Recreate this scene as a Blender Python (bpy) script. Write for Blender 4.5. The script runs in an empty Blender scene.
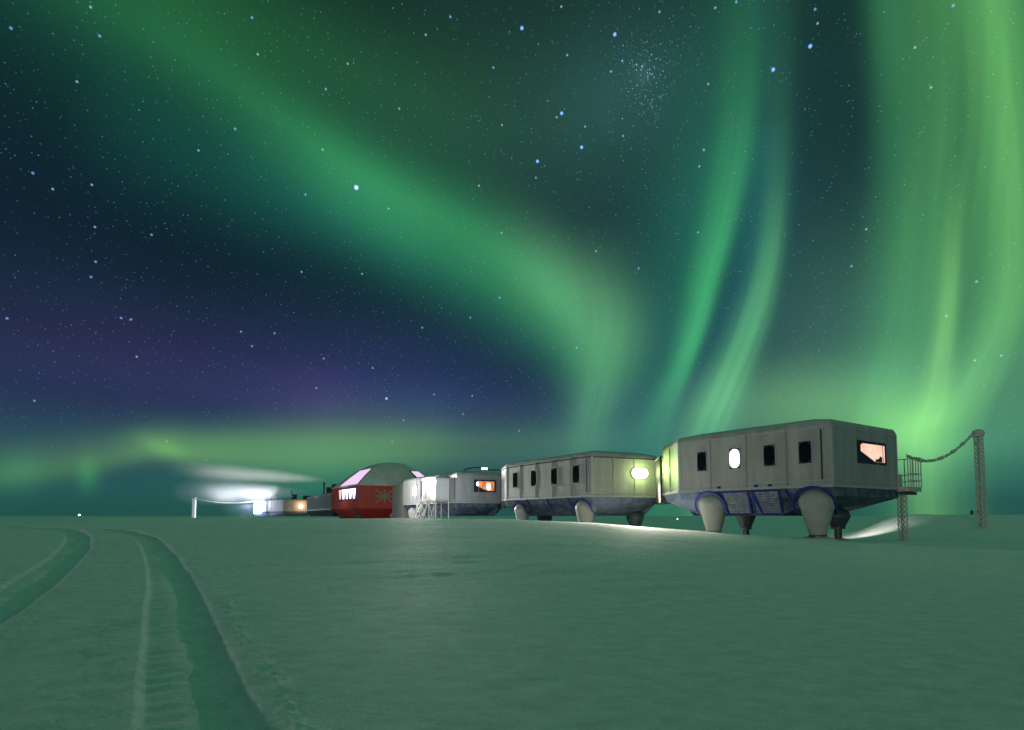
import bpy, bmesh, math, random
import numpy as np
from mathutils import Vector, Matrix
random.seed(7)
S_ = bpy.context.scene
COL = S_.collection
R = math.radians

# ------------------------------------------------------------------ helpers
def lin(c):
    c = c / 255.0
    return c / 12.92 if c <= 0.04045 else ((c + 0.055) / 1.055) ** 2.4
def rgb(r, g, b, a=1.0): return (lin(r), lin(g), lin(b), a)

def tag(o, label=None, cat=None, group=None, kind=None):
    if label: o['label'] = label
    if cat: o['category'] = cat
    if group: o['group'] = group
    if kind: o['kind'] = kind
    return o
def empty(name, loc, label, cat, group=None):
    o = bpy.data.objects.new(name, None); COL.objects.link(o)
    o.location = loc; o.empty_display_size = .5
    return tag(o, label, cat, group)

class MB:
    """collects world-space shapes, builds ONE mesh object"""
    def __init__(s): s.v = []; s.f = []
    def add(s, vs, fs):
        n = len(s.v); s.v += [tuple(v) for v in vs]; s.f += [tuple(i + n for i in f) for f in fs]; return s
    def box(s, c, sx, sy, sz, rz=0.0, M=None):
        hx, hy, hz = sx/2, sy/2, sz/2
        M = M or (Matrix.Translation(Vector(c)) @ Matrix.Rotation(rz, 4, 'Z'))
        vs = [M @ Vector((x, y, z)) for z in (-hz, hz) for y in (-hy, hy) for x in (-hx, hx)]
        return s.add(vs, [(0,2,3,1),(4,5,7,6),(0,1,5,4),(2,6,7,3),(0,4,6,2),(1,3,7,5)])
    def bar(s, p, q, w, h=None, up=Vector((0,0,1))):
        p, q = Vector(p), Vector(q); h = h or w
        d = q - p; L = d.length
        if L < 1e-6: return s
        d.normalize()
        x = d.cross(up)
        if x.length < 1e-3: x = d.cross(Vector((1,0,0)))
        x.normalize(); y = x.cross(d)
        M = Matrix((x, y, d)).transposed().to_4x4(); M.translation = (p + q)/2
        return s.box(None, w, h, L, M=M)
    def tube(s, pts, r, n=8, r2=None):
        pts = [Vector(p) for p in pts]; m = len(pts); vs = []
        prev = None
        for i, p in enumerate(pts):
            d = (pts[min(i+1, m-1)] - pts[max(i-1, 0)]).normalized()
            x = (prev - d*prev.dot(d)) if prev is not None else d.cross(Vector((0,0,1)))
            if x.length < 1e-3: x = d.cross(Vector((1,0,0)))
            x.normalize(); prev = x; y = d.cross(x)
            rr = r if r2 is None else r + (r2-r)*i/(m-1)
            vs += [p + x*rr*math.cos(2*math.pi*k/n) + y*rr*math.sin(2*math.pi*k/n) for k in range(n)]
        fs = [(i*n+k, i*n+(k+1)%n, (i+1)*n+(k+1)%n, (i+1)*n+k) for i in range(m-1) for k in range(n)]
        fs += [tuple(range(n))[::-1], tuple((m-1)*n+k for k in range(n))]
        return s.add(vs, fs)
    def lathe(s, c, prof, n=28):
        """prof: (radius, z) list, closed at both ends"""
        vs = [(c[0]+r*math.cos(2*math.pi*k/n), c[1]+r*math.sin(2*math.pi*k/n), c[2]+z) for r, z in prof for k in range(n)]
        m = len(prof)
        fs = [(i*n+k, i*n+(k+1)%n, (i+1)*n+(k+1)%n, (i+1)*n+k) for i in range(m-1) for k in range(n)]
        fs += [tuple(range(n))[::-1], tuple((m-1)*n+k for k in range(n))]
        return s.add(vs, fs)
    def rings(s, rings, cap0=True, cap1=True):
        n = len(rings[0]); vs = [v for r in rings for v in r]; m = len(rings)
        fs = [(i*n+k, i*n+(k+1)%n, (i+1)*n+(k+1)%n, (i+1)*n+k) for i in range(m-1) for k in range(n)]
        if cap0: fs.append(tuple(range(n))[::-1])
        if cap1: fs.append(tuple((m-1)*n+k for k in range(n)))
        return s.add(vs, fs)
    def plate(s, poly, o, ux, uz, n, t0, t1):
        """extruded polygon in a face frame: (s,z) points, from depth t0 to t1 along n"""
        a = [o + ux*p[0] + uz*p[1] + n*t0 for p in poly]; b = [o + ux*p[0] + uz*p[1] + n*t1 for p in poly]
        return s.rings([a, b])
    def build(s, name, mat, parent=None, smooth=False, bevel=0.0):
        me = bpy.data.meshes.new(name); me.from_pydata(s.v, [], s.f); me.validate()
        bm = bmesh.new(); bm.from_mesh(me); bmesh.ops.recalc_face_normals(bm, faces=bm.faces)
        bm.to_mesh(me); bm.free()
        o = bpy.data.objects.new(name, me); COL.objects.link(o)
        me.materials.append(mat)
        if parent is not None:
            # find world offset of the parent chain (parents are pure translations)
            off = Vector((0,0,0)); p = parent
            while p: off += p.location; p = p.parent
            o.parent = parent; me.transform(Matrix.Translation(-off))
        else:
            c = Vector((sum(v[0] for v in s.v), sum(v[1] for v in s.v), 0))/len(s.v)
            c.z = min(v[2] for v in s.v); me.transform(Matrix.Translation(-c)); o.location = c
        if smooth:
            for p in me.polygons: p.use_smooth = True
            try: me.set_sharp_from_angle(angle=R(40))
            except Exception: pass
        if bevel:
            b = o.modifiers.new('bevel', 'BEVEL'); b.width = bevel; b.segments = 2; b.limit_method = 'ANGLE'
        return o

# ------------------------------------------------------------------ materials
def mat(name, col, rough=.6, metal=0.0, dirt=None, dscale=1.2, damt=.5, bump=0.0, bscale=20, emis=None, estr=0.0, streak=False):
    m = bpy.data.materials.new(name); m.use_nodes = True; nt = m.node_tree; N = nt.nodes; L = nt.links
    b = N['Principled BSDF']; b.inputs['Base Color'].default_value = col
    b.inputs['Roughness'].default_value = rough; b.inputs['Metallic'].default_value = metal
    tc = N.new('ShaderNodeTexCoord')
    if dirt:
        mp = N.new('ShaderNodeMapping'); L.new(tc.outputs['Object'], mp.inputs[0])
        if streak: mp.inputs['Scale'].default_value = (1, 1, .18)
        n = N.new('ShaderNodeTexNoise'); n.inputs['Scale'].default_value = dscale; n.inputs['Detail'].default_value = 8
        n.inputs['Roughness'].default_value = .65; L.new(mp.outputs[0], n.inputs[0])
        r = N.new('ShaderNodeMapRange'); r.inputs[1].default_value = .42; r.inputs[2].default_value = .68; r.inputs[4].default_value = damt
        L.new(n.outputs[0], r.inputs[0])
        mx = N.new('ShaderNodeMix'); mx.data_type = 'RGBA'; mx.inputs[6].default_value = col; mx.inputs[7].default_value = dirt
        L.new(r.outputs[0], mx.inputs[0]); L.new(mx.outputs[2], b.inputs['Base Color'])
    if bump:
        n2 = N.new('ShaderNodeTexNoise'); n2.inputs['Scale'].default_value = bscale; n2.inputs['Detail'].default_value = 4
        L.new(tc.outputs['Object'], n2.inputs[0])
        bp = N.new('ShaderNodeBump'); bp.inputs['Strength'].default_value = bump; bp.inputs['Distance'].default_value = .05
        L.new(n2.outputs[0], bp.inputs['Height']); L.new(bp.outputs[0], b.inputs['Normal'])
    if emis:
        b.inputs['Emission Color'].default_value = emis; b.inputs['Emission Strength'].default_value = estr
    return m
FROST = (.62, .64, .66, 1)
def nospec(m): m.node_tree.nodes['Principled BSDF'].inputs['Specular IOR Level'].default_value = .05; return m
M = dict(
    clad=mat('grey_blue_cladding', (.29, .295, .30, 1), .6, dirt=(.46, .46, .45, 1), dscale=.9, damt=.7, bump=.25, bscale=6, streak=True),
    rib=mat('grey_trim', (.34, .36, .37, 1), .5, dirt=FROST, dscale=3, damt=.4),
    roof=mat('frosted_roof', (.34, .36, .37, 1), .8, dirt=FROST, dscale=.6, damt=.7),
    belly=mat('blue_underside_panel', (.06, .085, .15, 1), .6, dirt=(.24, .26, .28, 1), dscale=1.1, damt=.7, bump=.3, bscale=5),
    slat=mat('slatted_blue_grey_panel', (.09, .12, .22, 1), .6, dirt=(.38, .37, .34, 1), dscale=2.5, damt=.8),
    blue=mat('deep_blue_frame', (.012, .03, .20, 1), .45, dirt=(.1, .13, .3, 1), dscale=3, damt=.4),
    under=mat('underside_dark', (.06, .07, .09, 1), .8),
    leg=mat('pale_leg_fairing', (.42, .42, .40, 1), .55, dirt=(.28, .29, .29, 1), dscale=1.4, damt=.6, bump=.15, bscale=5),
    legdark=mat('leg_steel_and_shade', (.06, .08, .10, 1), .5, .3),
    frame=mat('black_window_frame', (.035, .045, .085, 1), .8),
    glass=mat('dark_glass', (.003, .003, .005, 1), .12),
    litwhite=mat('lit_window_white', (.8, .8, .8, 1), .3, emis=(.93, .86, 1, 1), estr=4.0),
    red=mat('red_cladding', (.40, .065, .045, 1), .6, dirt=(.30, .12, .10, 1), dscale=1, damt=.6, bump=.2, bscale=5, streak=True),
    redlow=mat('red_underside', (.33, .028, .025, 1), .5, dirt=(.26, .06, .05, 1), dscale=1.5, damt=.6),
    dome=mat('grey_dome_roof', (.42, .46, .43, 1), .7, dirt=(.60, .63, .60, 1), dscale=.35, damt=.7),
    skyl=mat('lit_skylight', (.5, .4, .5, 1), .3, emis=(.80, .56, .84, 1), estr=1.05),
    litpane=mat('lit_pane', (.5, .5, .6, 1), .3, emis=(.95, .80, .98, 1), estr=2.2),
    litpink=mat('lit_pane_pink', (.5, .3, .25, 1), .3, emis=(1, .5, .42, 1), estr=1.0),
    flag=mat('flag_grey', (.21, .20, .17, 1), .7),
    white=mat('white_painted_steel', (.74, .75, .74, 1), .5, dirt=(.5, .5, .5, 1), dscale=3, damt=.4),
    steel=mat('frosted_steel', (.48, .47, .42, 1), .6, dirt=FROST, dscale=4, damt=.6),
    dark=mat('dark_steel', (.03, .035, .04, 1), .6, dirt=(.12, .12, .12, 1), damt=.5),
    dim=mat('shade_painted_cladding', (.16, .18, .185, 1), .7, dirt=(.26, .28, .28, 1), dscale=.8, damt=.6),  # darker copy of the cladding, the module's shade put into its colour
    tan=mat('frosted_cladding_far', (.30, .30, .31, 1), .6, dirt=(.42, .40, .36, 1), dscale=.8, damt=.6),
    rope=mat('frosted_cable', (.5, .5, .45, 1), .8, dirt=FROST, dscale=5, damt=.6),
)
for k_ in ('frame', 'under', 'belly', 'blue', 'red', 'redlow'): nospec(M[k_])
M['glass'].node_tree.nodes['Principled BSDF'].inputs['Specular IOR Level'].default_value = .15
def emit(name, col, st):
    m = bpy.data.materials.new(name); m.use_nodes = True; nt = m.node_tree
    b = nt.nodes['Principled BSDF']; b.inputs['Base Color'].default_value = (.8, .8, .8, 1)
    b.inputs['Emission Color'].default_value = col; b.inputs['Emission Strength'].default_value = st
    return m
M['lamp_lime'] = emit('lamp_lime', (.93, 1, .55, 1), 9)
M['lamp_white'] = emit('lamp_white', (.95, .94, 1, 1), 9)
M['lamp_warm'] = emit('lamp_warm', (1, .85, .5, 1), 4)

# warm room seen through a window: lit wall with orange to cream variation
def room_mat(name, c0, c1, st):
    m = bpy.data.materials.new(name); m.use_nodes = True; N = m.node_tree.nodes; L = m.node_tree.links
    b = N['Principled BSDF']; tc = N.new('ShaderNodeTexCoord'); n = N.new('ShaderNodeTexNoise'); n.inputs['Scale'].default_value = 1.1
    cr = N.new('ShaderNodeValToRGB'); cr.color_ramp.elements[0].position = .35; cr.color_ramp.elements[1].position = .65
    cr.color_ramp.elements[0].color = c0; cr.color_ramp.elements[1].color = c1
    L.new(tc.outputs['Object'], n.inputs[0]); L.new(n.outputs[0], cr.inputs[0]); L.new(cr.outputs[0], b.inputs['Emission Color'])
    b.inputs['Emission Strength'].default_value = st; b.inputs['Base Color'].default_value = (.3, .2, .15, 1)
    return m
M['room_pink'] = room_mat('room_pink', (1, .50, .36, 1), (1, .72, .55, 1), 1.0)
M['room_orange'] = room_mat('room_orange', (.55, .08, .02, 1), (1, .36, .07, 1), .9)

# ------------------------------------------------------------------ camera
H_CAM = 1.6
cam = bpy.data.cameras.new('camera'); co = bpy.data.objects.new('camera', cam); COL.objects.link(co)
cam.sensor_width = 36; cam.lens = 36*540/1024; cam.shift_y = 120.8/1024; cam.clip_end = 20000; cam.clip_start = .1
PITCH = R(3.2)
co.location = (0, 0, H_CAM); co.rotation_euler = (math.pi/2 + PITCH, 0, 0)
S_.camera = co

# ------------------------------------------------------------------ ground
def Sm(a, b, x):
    t = np.clip((x-a)/(b-a), 0, 1); return t*t*(3-2*t)
CB = [-1.5, -.95, -.39, -.17, 0, .163, .347, .532, .643, .946, 1.6]      # tangent of bearing
CZ = [1.41, 1.445, 1.43, 1.40, 1.36, 1.02, .36, -.145, -.378, -.57, -.73]  # height of the swell's crest there
def ground(x, y):
    t = np.clip(x/np.maximum(y, 1e-3), -1.6, 1.7)
    zc = np.interp(t, CB, CZ)
    zb = np.interp(t, [-.76, -.39, -.11, .35, 1.1], [1.2, 1.0, -.2, -1.1, -1.1])*(1-Sm(90, 260, y))
    a = Sm(3, 42, y); b = Sm(43, 54, y)
    z = zc*a*(1-b)+zb*b
    z = z+2.95*Sm(.60, .735, t)*(1-Sm(120, 190, x))*np.exp(-((y-74)/14)**2)
    # wind-packed undulations
    fade = Sm(2, 12, np.hypot(x, y))*(1-Sm(150, 400, np.hypot(x, y)))
    z = z+fade*(.022*np.sin(.31*x+.9*np.sin(.13*y)+.4*y)+.012*np.sin(.83*x-.52*y+1.3*np.sin(.21*x))+.008*np.sin(1.7*y+.6*x+np.sin(.9*x)))
    return z
TR = [(-44,30.2),(-34,30),(-26,29),(-20.01,26.96),(-18.17,25.76),(-15.45,22.88),(-12.03,18.44),(-9.26,14.54),(-7.63,12.18),(-5.32,8.7),(-3.82,6.42),(-2.89,5.0),(-2.32,4.14),(-1.6,3.0),(-1.0,2)]
TL = [(-50,28.2),(-40,28.9),(-30,28.9),(-23.39,27.78),(-20.7,25.6),(-18.44,23.08),(-15.2,18.92),(-12.48,15.0),(-10.32,11.78),(-9.15,9.9),(-7.75,7.82),(-6.92,6.3),(-6.0,4.4),(-5,2.6)]
def pdist(x, y, pl):
    best = np.full(x.shape, 1e9); sg = np.zeros(x.shape); al = np.zeros(x.shape); acc = 0
    for (ax, ay), (bx, by) in zip(pl[:-1], pl[1:]):
        dx, dy = bx-ax, by-ay; L2 = dx*dx+dy*dy; L = math.sqrt(L2)
        t = np.clip(((x-ax)*dx+(y-ay)*dy)/L2, 0, 1)
        d = np.hypot(x-ax-t*dx, y-ay-t*dy); s = np.sign((x-ax)*dy-(y-ay)*dx)
        m = d < best; best = np.where(m, d, best); sg = np.where(m, s, sg); al = np.where(m, acc+t*L, al); acc += L
    return best, sg, al
def smooth_poly(pl, k=2):
    for _ in range(k):
        q = [pl[0]]
        for a, b in zip(pl[:-1], pl[1:]):
            q += [(a[0]*.75+b[0]*.25, a[1]*.75+b[1]*.25), (a[0]*.25+b[0]*.75, a[1]*.25+b[1]*.75)]
        pl = q+[pl[-1]]
    return pl
def hashn(x, y):
    return np.modf(np.abs(np.sin(x*12.9898+y*78.233)*43758.5453))[0]
def vnoise(x, y):
    xi, yi = np.floor(x), np.floor(y); fx, fy = x-xi, y-yi; fx = fx*fx*(3-2*fx); fy = fy*fy*(3-2*fy)
    return (hashn(xi, yi)*(1-fx)+hashn(xi+1, yi)*fx)*(1-fy)+(hashn(xi, yi+1)*(1-fx)+hashn(xi+1, yi+1)*fx)*fy
RS = 1
def ruts(x, y):
    out = np.zeros(x.shape)
    near = (y > 1) & (y < 40) & (x < 4) & (x > -60)
    xx, yy = x[near], y[near]
    o = np.zeros(xx.shape)
    for pl, depth in ((TR, 1.0), (TL, 1.0)):
        d, sg, al = pdist(xx, yy, smooth_poly(pl))
        u = -d*sg                                   # across the track, positive to the right
        wob = .05*(vnoise(al*.9, al*0+3)-.5)+.03*(vnoise(al*4, al*0+7)-.5)
        fl = 1-Sm(.36, .47, np.abs(u)+wob)
        gr = np.exp(-((u-.20+wob)/.19)**2)
        o -= depth*(.045*fl+.085*gr)
        o -= .007*fl*np.sin(al*2*math.pi/.30)*(1-gr)      # faint tread marks
        lump = vnoise(xx*8, yy*8)*.55+vnoise(xx*19, yy*19)*.45
        o += np.exp(-((u+.46)/.06)**2)*.011
        o += np.exp(-((u-.62)/.16)**2)*(.008+.075*np.clip(lump-.45, 0, 1))
        o += np.exp(-((u+.85)/.30)**2)*.055*np.clip(lump-.52, 0, 1)
    out[near] = o
    return out
# rings of a polar sheet out to the horizon
rr = [1.0]
while rr[-1] < 60: rr.append(rr[-1]*1.0115)
while rr[-1] < 12000: rr.append(rr[-1]*1.07)
rr = np.array(rr)
th = np.concatenate([np.radians(np.arange(-62, 62, .125)), np.radians(np.arange(62, 298, 3.0))])
RRm, TH = np.meshgrid(rr, th, indexing='ij')
X = RRm*np.sin(TH); Y = RRm*np.cos(TH)
Z = ground(X, Y)*1.0
def sastrugi(x, y):
    c_, s_ = math.cos(.35), math.sin(.35); u = x*c_+y*s_; v = -x*s_+y*c_
    a = vnoise(u*.35, v*1.1)*.5+vnoise(u*.9+5, v*2.7)*.3+vnoise(u*2.4+9, v*6.5)*.2
    b = vnoise(u*.13+3, v*.2+8)
    d = np.hypot(x, y)
    return (a-.5)*.055*(.35+1.1*b)*Sm(1.5, 4, d)*(1-Sm(70, 160, d))
Z = np.where(Y > -5, Z, 0) + ruts(X, Y) + sastrugi(X, Y)
nr, nt = X.shape
V = np.stack([X, Y, Z], -1).reshape(-1, 3)
V = np.vstack([V, [[0, 0, 0]]]).astype(np.float32)
i = np.arange(nr-1)[:, None]*nt; k = np.arange(nt)[None, :]; k2 = (k+1) % nt
F = np.stack([i+k, i+k2, i+nt+k2, i+nt+k], -1).reshape(-1, 4)[:, ::-1]
fan = [(nt*nr, int((a+1) % nt), int(a)) for a in range(nt)]
me = bpy.data.meshes.new('snow_ground')
nv, nq, nf = len(V), len(F), len(fan)
me.vertices.add(nv); me.vertices.foreach_set('co', V.ravel())
me.loops.add(nq*4+nf*3); me.polygons.add(nq+nf)
me.loops.foreach_set('vertex_index', np.concatenate([F.ravel(), np.array(fan)[:, ::-1].ravel()]).astype(np.int32))
me.polygons.foreach_set('loop_start', np.concatenate([np.arange(nq)*4, nq*4+np.arange(nf)*3]).astype(np.int32))
me.polygons.foreach_set('use_smooth', np.ones(nq+nf, bool))
me.update(calc_edges=True); me.validate()
go = bpy.data.objects.new('ground', me); COL.objects.link(go); tag(go, kind='structure')
if me.polygons[100].normal.z < 0: me.flip_normals()
sm = bpy.data.materials.new('snow'); sm.use_nodes = True; N = sm.node_tree.nodes; L = sm.node_tree.links
b = N['Principled BSDF']; b.inputs['Roughness'].default_value = .75
b.inputs['Specular IOR Level'].default_value = .06
tc = N.new('ShaderNodeTexCoord')
def tnoise(scale, detail, mscale, rough=.6, rz=0):
    mp = N.new('ShaderNodeMapping'); mp.inputs['Scale'].default_value = mscale; mp.inputs['Rotation'].default_value = (0, 0, rz)
    n = N.new('ShaderNodeTexNoise'); n.inputs['Scale'].default_value = scale; n.inputs['Detail'].default_value = detail; n.inputs['Roughness'].default_value = rough
    L.new(tc.outputs['Object'], mp.inputs[0]); L.new(mp.outputs[0], n.inputs[0]); return n
def mth(op, a, bb=None, c=None):
    n = N.new('ShaderNodeMath'); n.operation = op
    for i_, v in enumerate((a, bb, c)):
        if v is None: continue
        if isinstance(v, (int, float)): n.inputs[i_].default_value = v
        else: L.new(v, n.inputs[i_])
    return n.outputs[0]
n1 = tnoise(.55, 6, (.7, 1, 1), .6, .35)      # long wind ripples
n2 = tnoise(4.5, 6, (.6, 1, 1), .7, .5)      # sastrugi
n3 = tnoise(26, 5, (1, 1, 1), .7)              # crust grain
h = mth('ADD', mth('ADD', mth('MULTIPLY', n1.outputs[0], .05), mth('MULTIPLY', n2.outputs[0], .040)), mth('MULTIPLY', n3.outputs[0], .030))
bp = N.new('ShaderNodeBump'); bp.inputs['Strength'].default_value = 1.0; bp.inputs['Distance'].default_value = 1.0
L.new(h, bp.inputs['Height']); L.new(bp.outputs[0], b.inputs['Normal'])
cr = N.new('ShaderNodeValToRGB'); cr.color_ramp.elements[0].color = (.66, .68, .68, 1); cr.color_ramp.elements[1].color = (.86, .87, .87, 1)
cr.color_ramp.elements[0].position = .40; cr.color_ramp.elements[1].position = .60
L.new(mth('ADD', mth('MULTIPLY', n2.outputs[0], .6), mth('MULTIPLY', n3.outputs[0], .4)), cr.inputs[0]); L.new(cr.outputs[0], b.inputs['Base Color'])
me.materials.append(sm)
def gz(x, y): return float(ground(np.array([float(x)]), np.array([float(y)]))[0])

# ------------------------------------------------------------------ station modules
Z_BELLY, Z_SILL, Z_TOP = 1.75, 3.98, 9.25
def P3(p, z): return Vector((p[0], p[1], z))
def outset(poly, d):
    """offset a convex plan polygon outward by d (negative: inward)"""
    n = len(poly); c = Vector((sum(p[0] for p in poly)/n, sum(p[1] for p in poly)/n)); lines = []
    for i_ in range(n):
        p, q = Vector(poly[i_]), Vector(poly[(i_+1) % n]); e = (q-p).normalized(); nn = Vector((e.y, -e.x))
        if nn.dot(c-p) > 0: nn = -nn
        lines.append((p+nn*d, e))
    out = []
    for i_ in range(n):
        p, e = lines[i_-1]; q, f = lines[i_]; den = e.x*f.y-e.y*f.x
        if abs(den) < 1e-4: out.append(tuple(q)); continue
        t = ((q.x-p.x)*f.y-(q.y-p.y)*f.x)/den; out.append((p.x+e.x*t, p.y+e.y*t))
    return out
class Face:
    """vertical wall frame between plan points p -> q; s runs along, z up, n outward"""
    def __init__(s, p, q, c):
        s.p = P3(p, 0); s.q = P3(q, 0); s.ux = (s.q-s.p).normalized(); s.L = (s.q-s.p).length
        s.uz = Vector((0,0,1)); s.n = Vector((s.ux.y, -s.ux.x, 0))
        if s.n.dot(P3(c, 0)-s.p) > 0: s.n = -s.n
    def at(s, d, z, out=0): return s.p+s.ux*d+s.uz*z+s.n*out
    def plate(s, mb, poly, t0, t1): return mb.plate(poly, s.p, s.ux, s.uz, s.n, t0, t1)
    def rect(s, mb, s0, s1, z0, z1, t0, t1): return s.plate(mb, [(s0,z0),(s1,z0),(s1,z1),(s0,z1)], t0, t1)
def capsule(cx, cz, w, h, n=8):
    r = w/2; pts = []
    for k_ in range(n+1): a = math.pi*k_/n; pts.append((cx+r*math.cos(a), cz+h/2-r+r*math.sin(a)))
    for k_ in range(n+1): a = math.pi+math.pi*k_/n; pts.append((cx+r*math.cos(a), cz-h/2+r+r*math.sin(a)))
    return pts
def oval_window(root, F, s, z, w, h, lit=False):
    # recessed-looking dark square frame with a rounded pane standing just proud of it
    fr = MB(); F.rect(fr, s-w*.56, s+w*.56, z-h*.54, z+h*.54, -.05, .05)
    fo = fr.build('window', M['frame'], root)
    pn = MB(); F.plate(pn, capsule(s, z, w, h), .04, .075)
    pn.build('pane', M['litwhite'] if lit else M['glass'], fo)
    tr = MB()
    for a, b_, c_, d_ in ((s-w*.64, s-w*.56, z-h*.59, z+h*.59), (s+w*.56, s+w*.64, z-h*.59, z+h*.59)): F.rect(tr, a, b_, c_, d_, -.05, .07)
    F.rect(tr, s-w*.56, s+w*.56, z+h*.54, z+h*.59, -.05, .10); F.rect(tr, s-w*.56, s+w*.56, z-h*.59, z-h*.54, -.05, .14)
    tr.build('frame', M['rib'], fo)
    return fo
def leg(root, base, r_top, z_top, r_bot, z_bot, zg, mat_=None, foot=1.5, dome=True):
    x, y = base
    prof = [(r_bot*.9, z_bot), (r_bot, z_bot+.12)]
    n = 8
    for k_ in range(1, n+1):
        t = k_/n; prof.append((r_bot+(r_top-r_bot)*t, z_bot+.12+(z_top-r_top*.8-z_bot-.12)*t))
    if dome:
        for k_ in range(1, 7):
            a = math.pi/2*k_/6; prof.append((max(.02, r_top*math.cos(a)), z_top-r_top*.8+r_top*.8*math.sin(a)))
    mb = MB(); mb.lathe((x, y, 0), prof, 32)
    lo = mb.build('leg', mat_ or M['leg'], root, smooth=True)
    k = MB(); k.lathe((x, y, 0), [(r_bot*.8, z_bot-.1), (r_bot*1.04, z_bot-.08), (r_bot*1.04, z_bot+.1), (r_bot*.98, z_bot+.13)], 28); k.build('collar', M['legdark'], lo, smooth=True)
    c = MB(); c.lathe((x, y, 0), [(.30, zg+.1), (.30, z_bot+.3)], 16); c.build('column', M['legdark'], lo, smooth=True)
    f = MB(); f.rings([[(x+sx*foot*.5*q, y+sy*foot*.8*q, zz) for sx, sy in ((-1,-1),(1,-1),(1,1),(-1,1))] for q, zz in ((1, zg-.1), (1, zg+.12), (.45, zg+.3))])
    f.build('ski', M['steel'], lo)
    return lo

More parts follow.
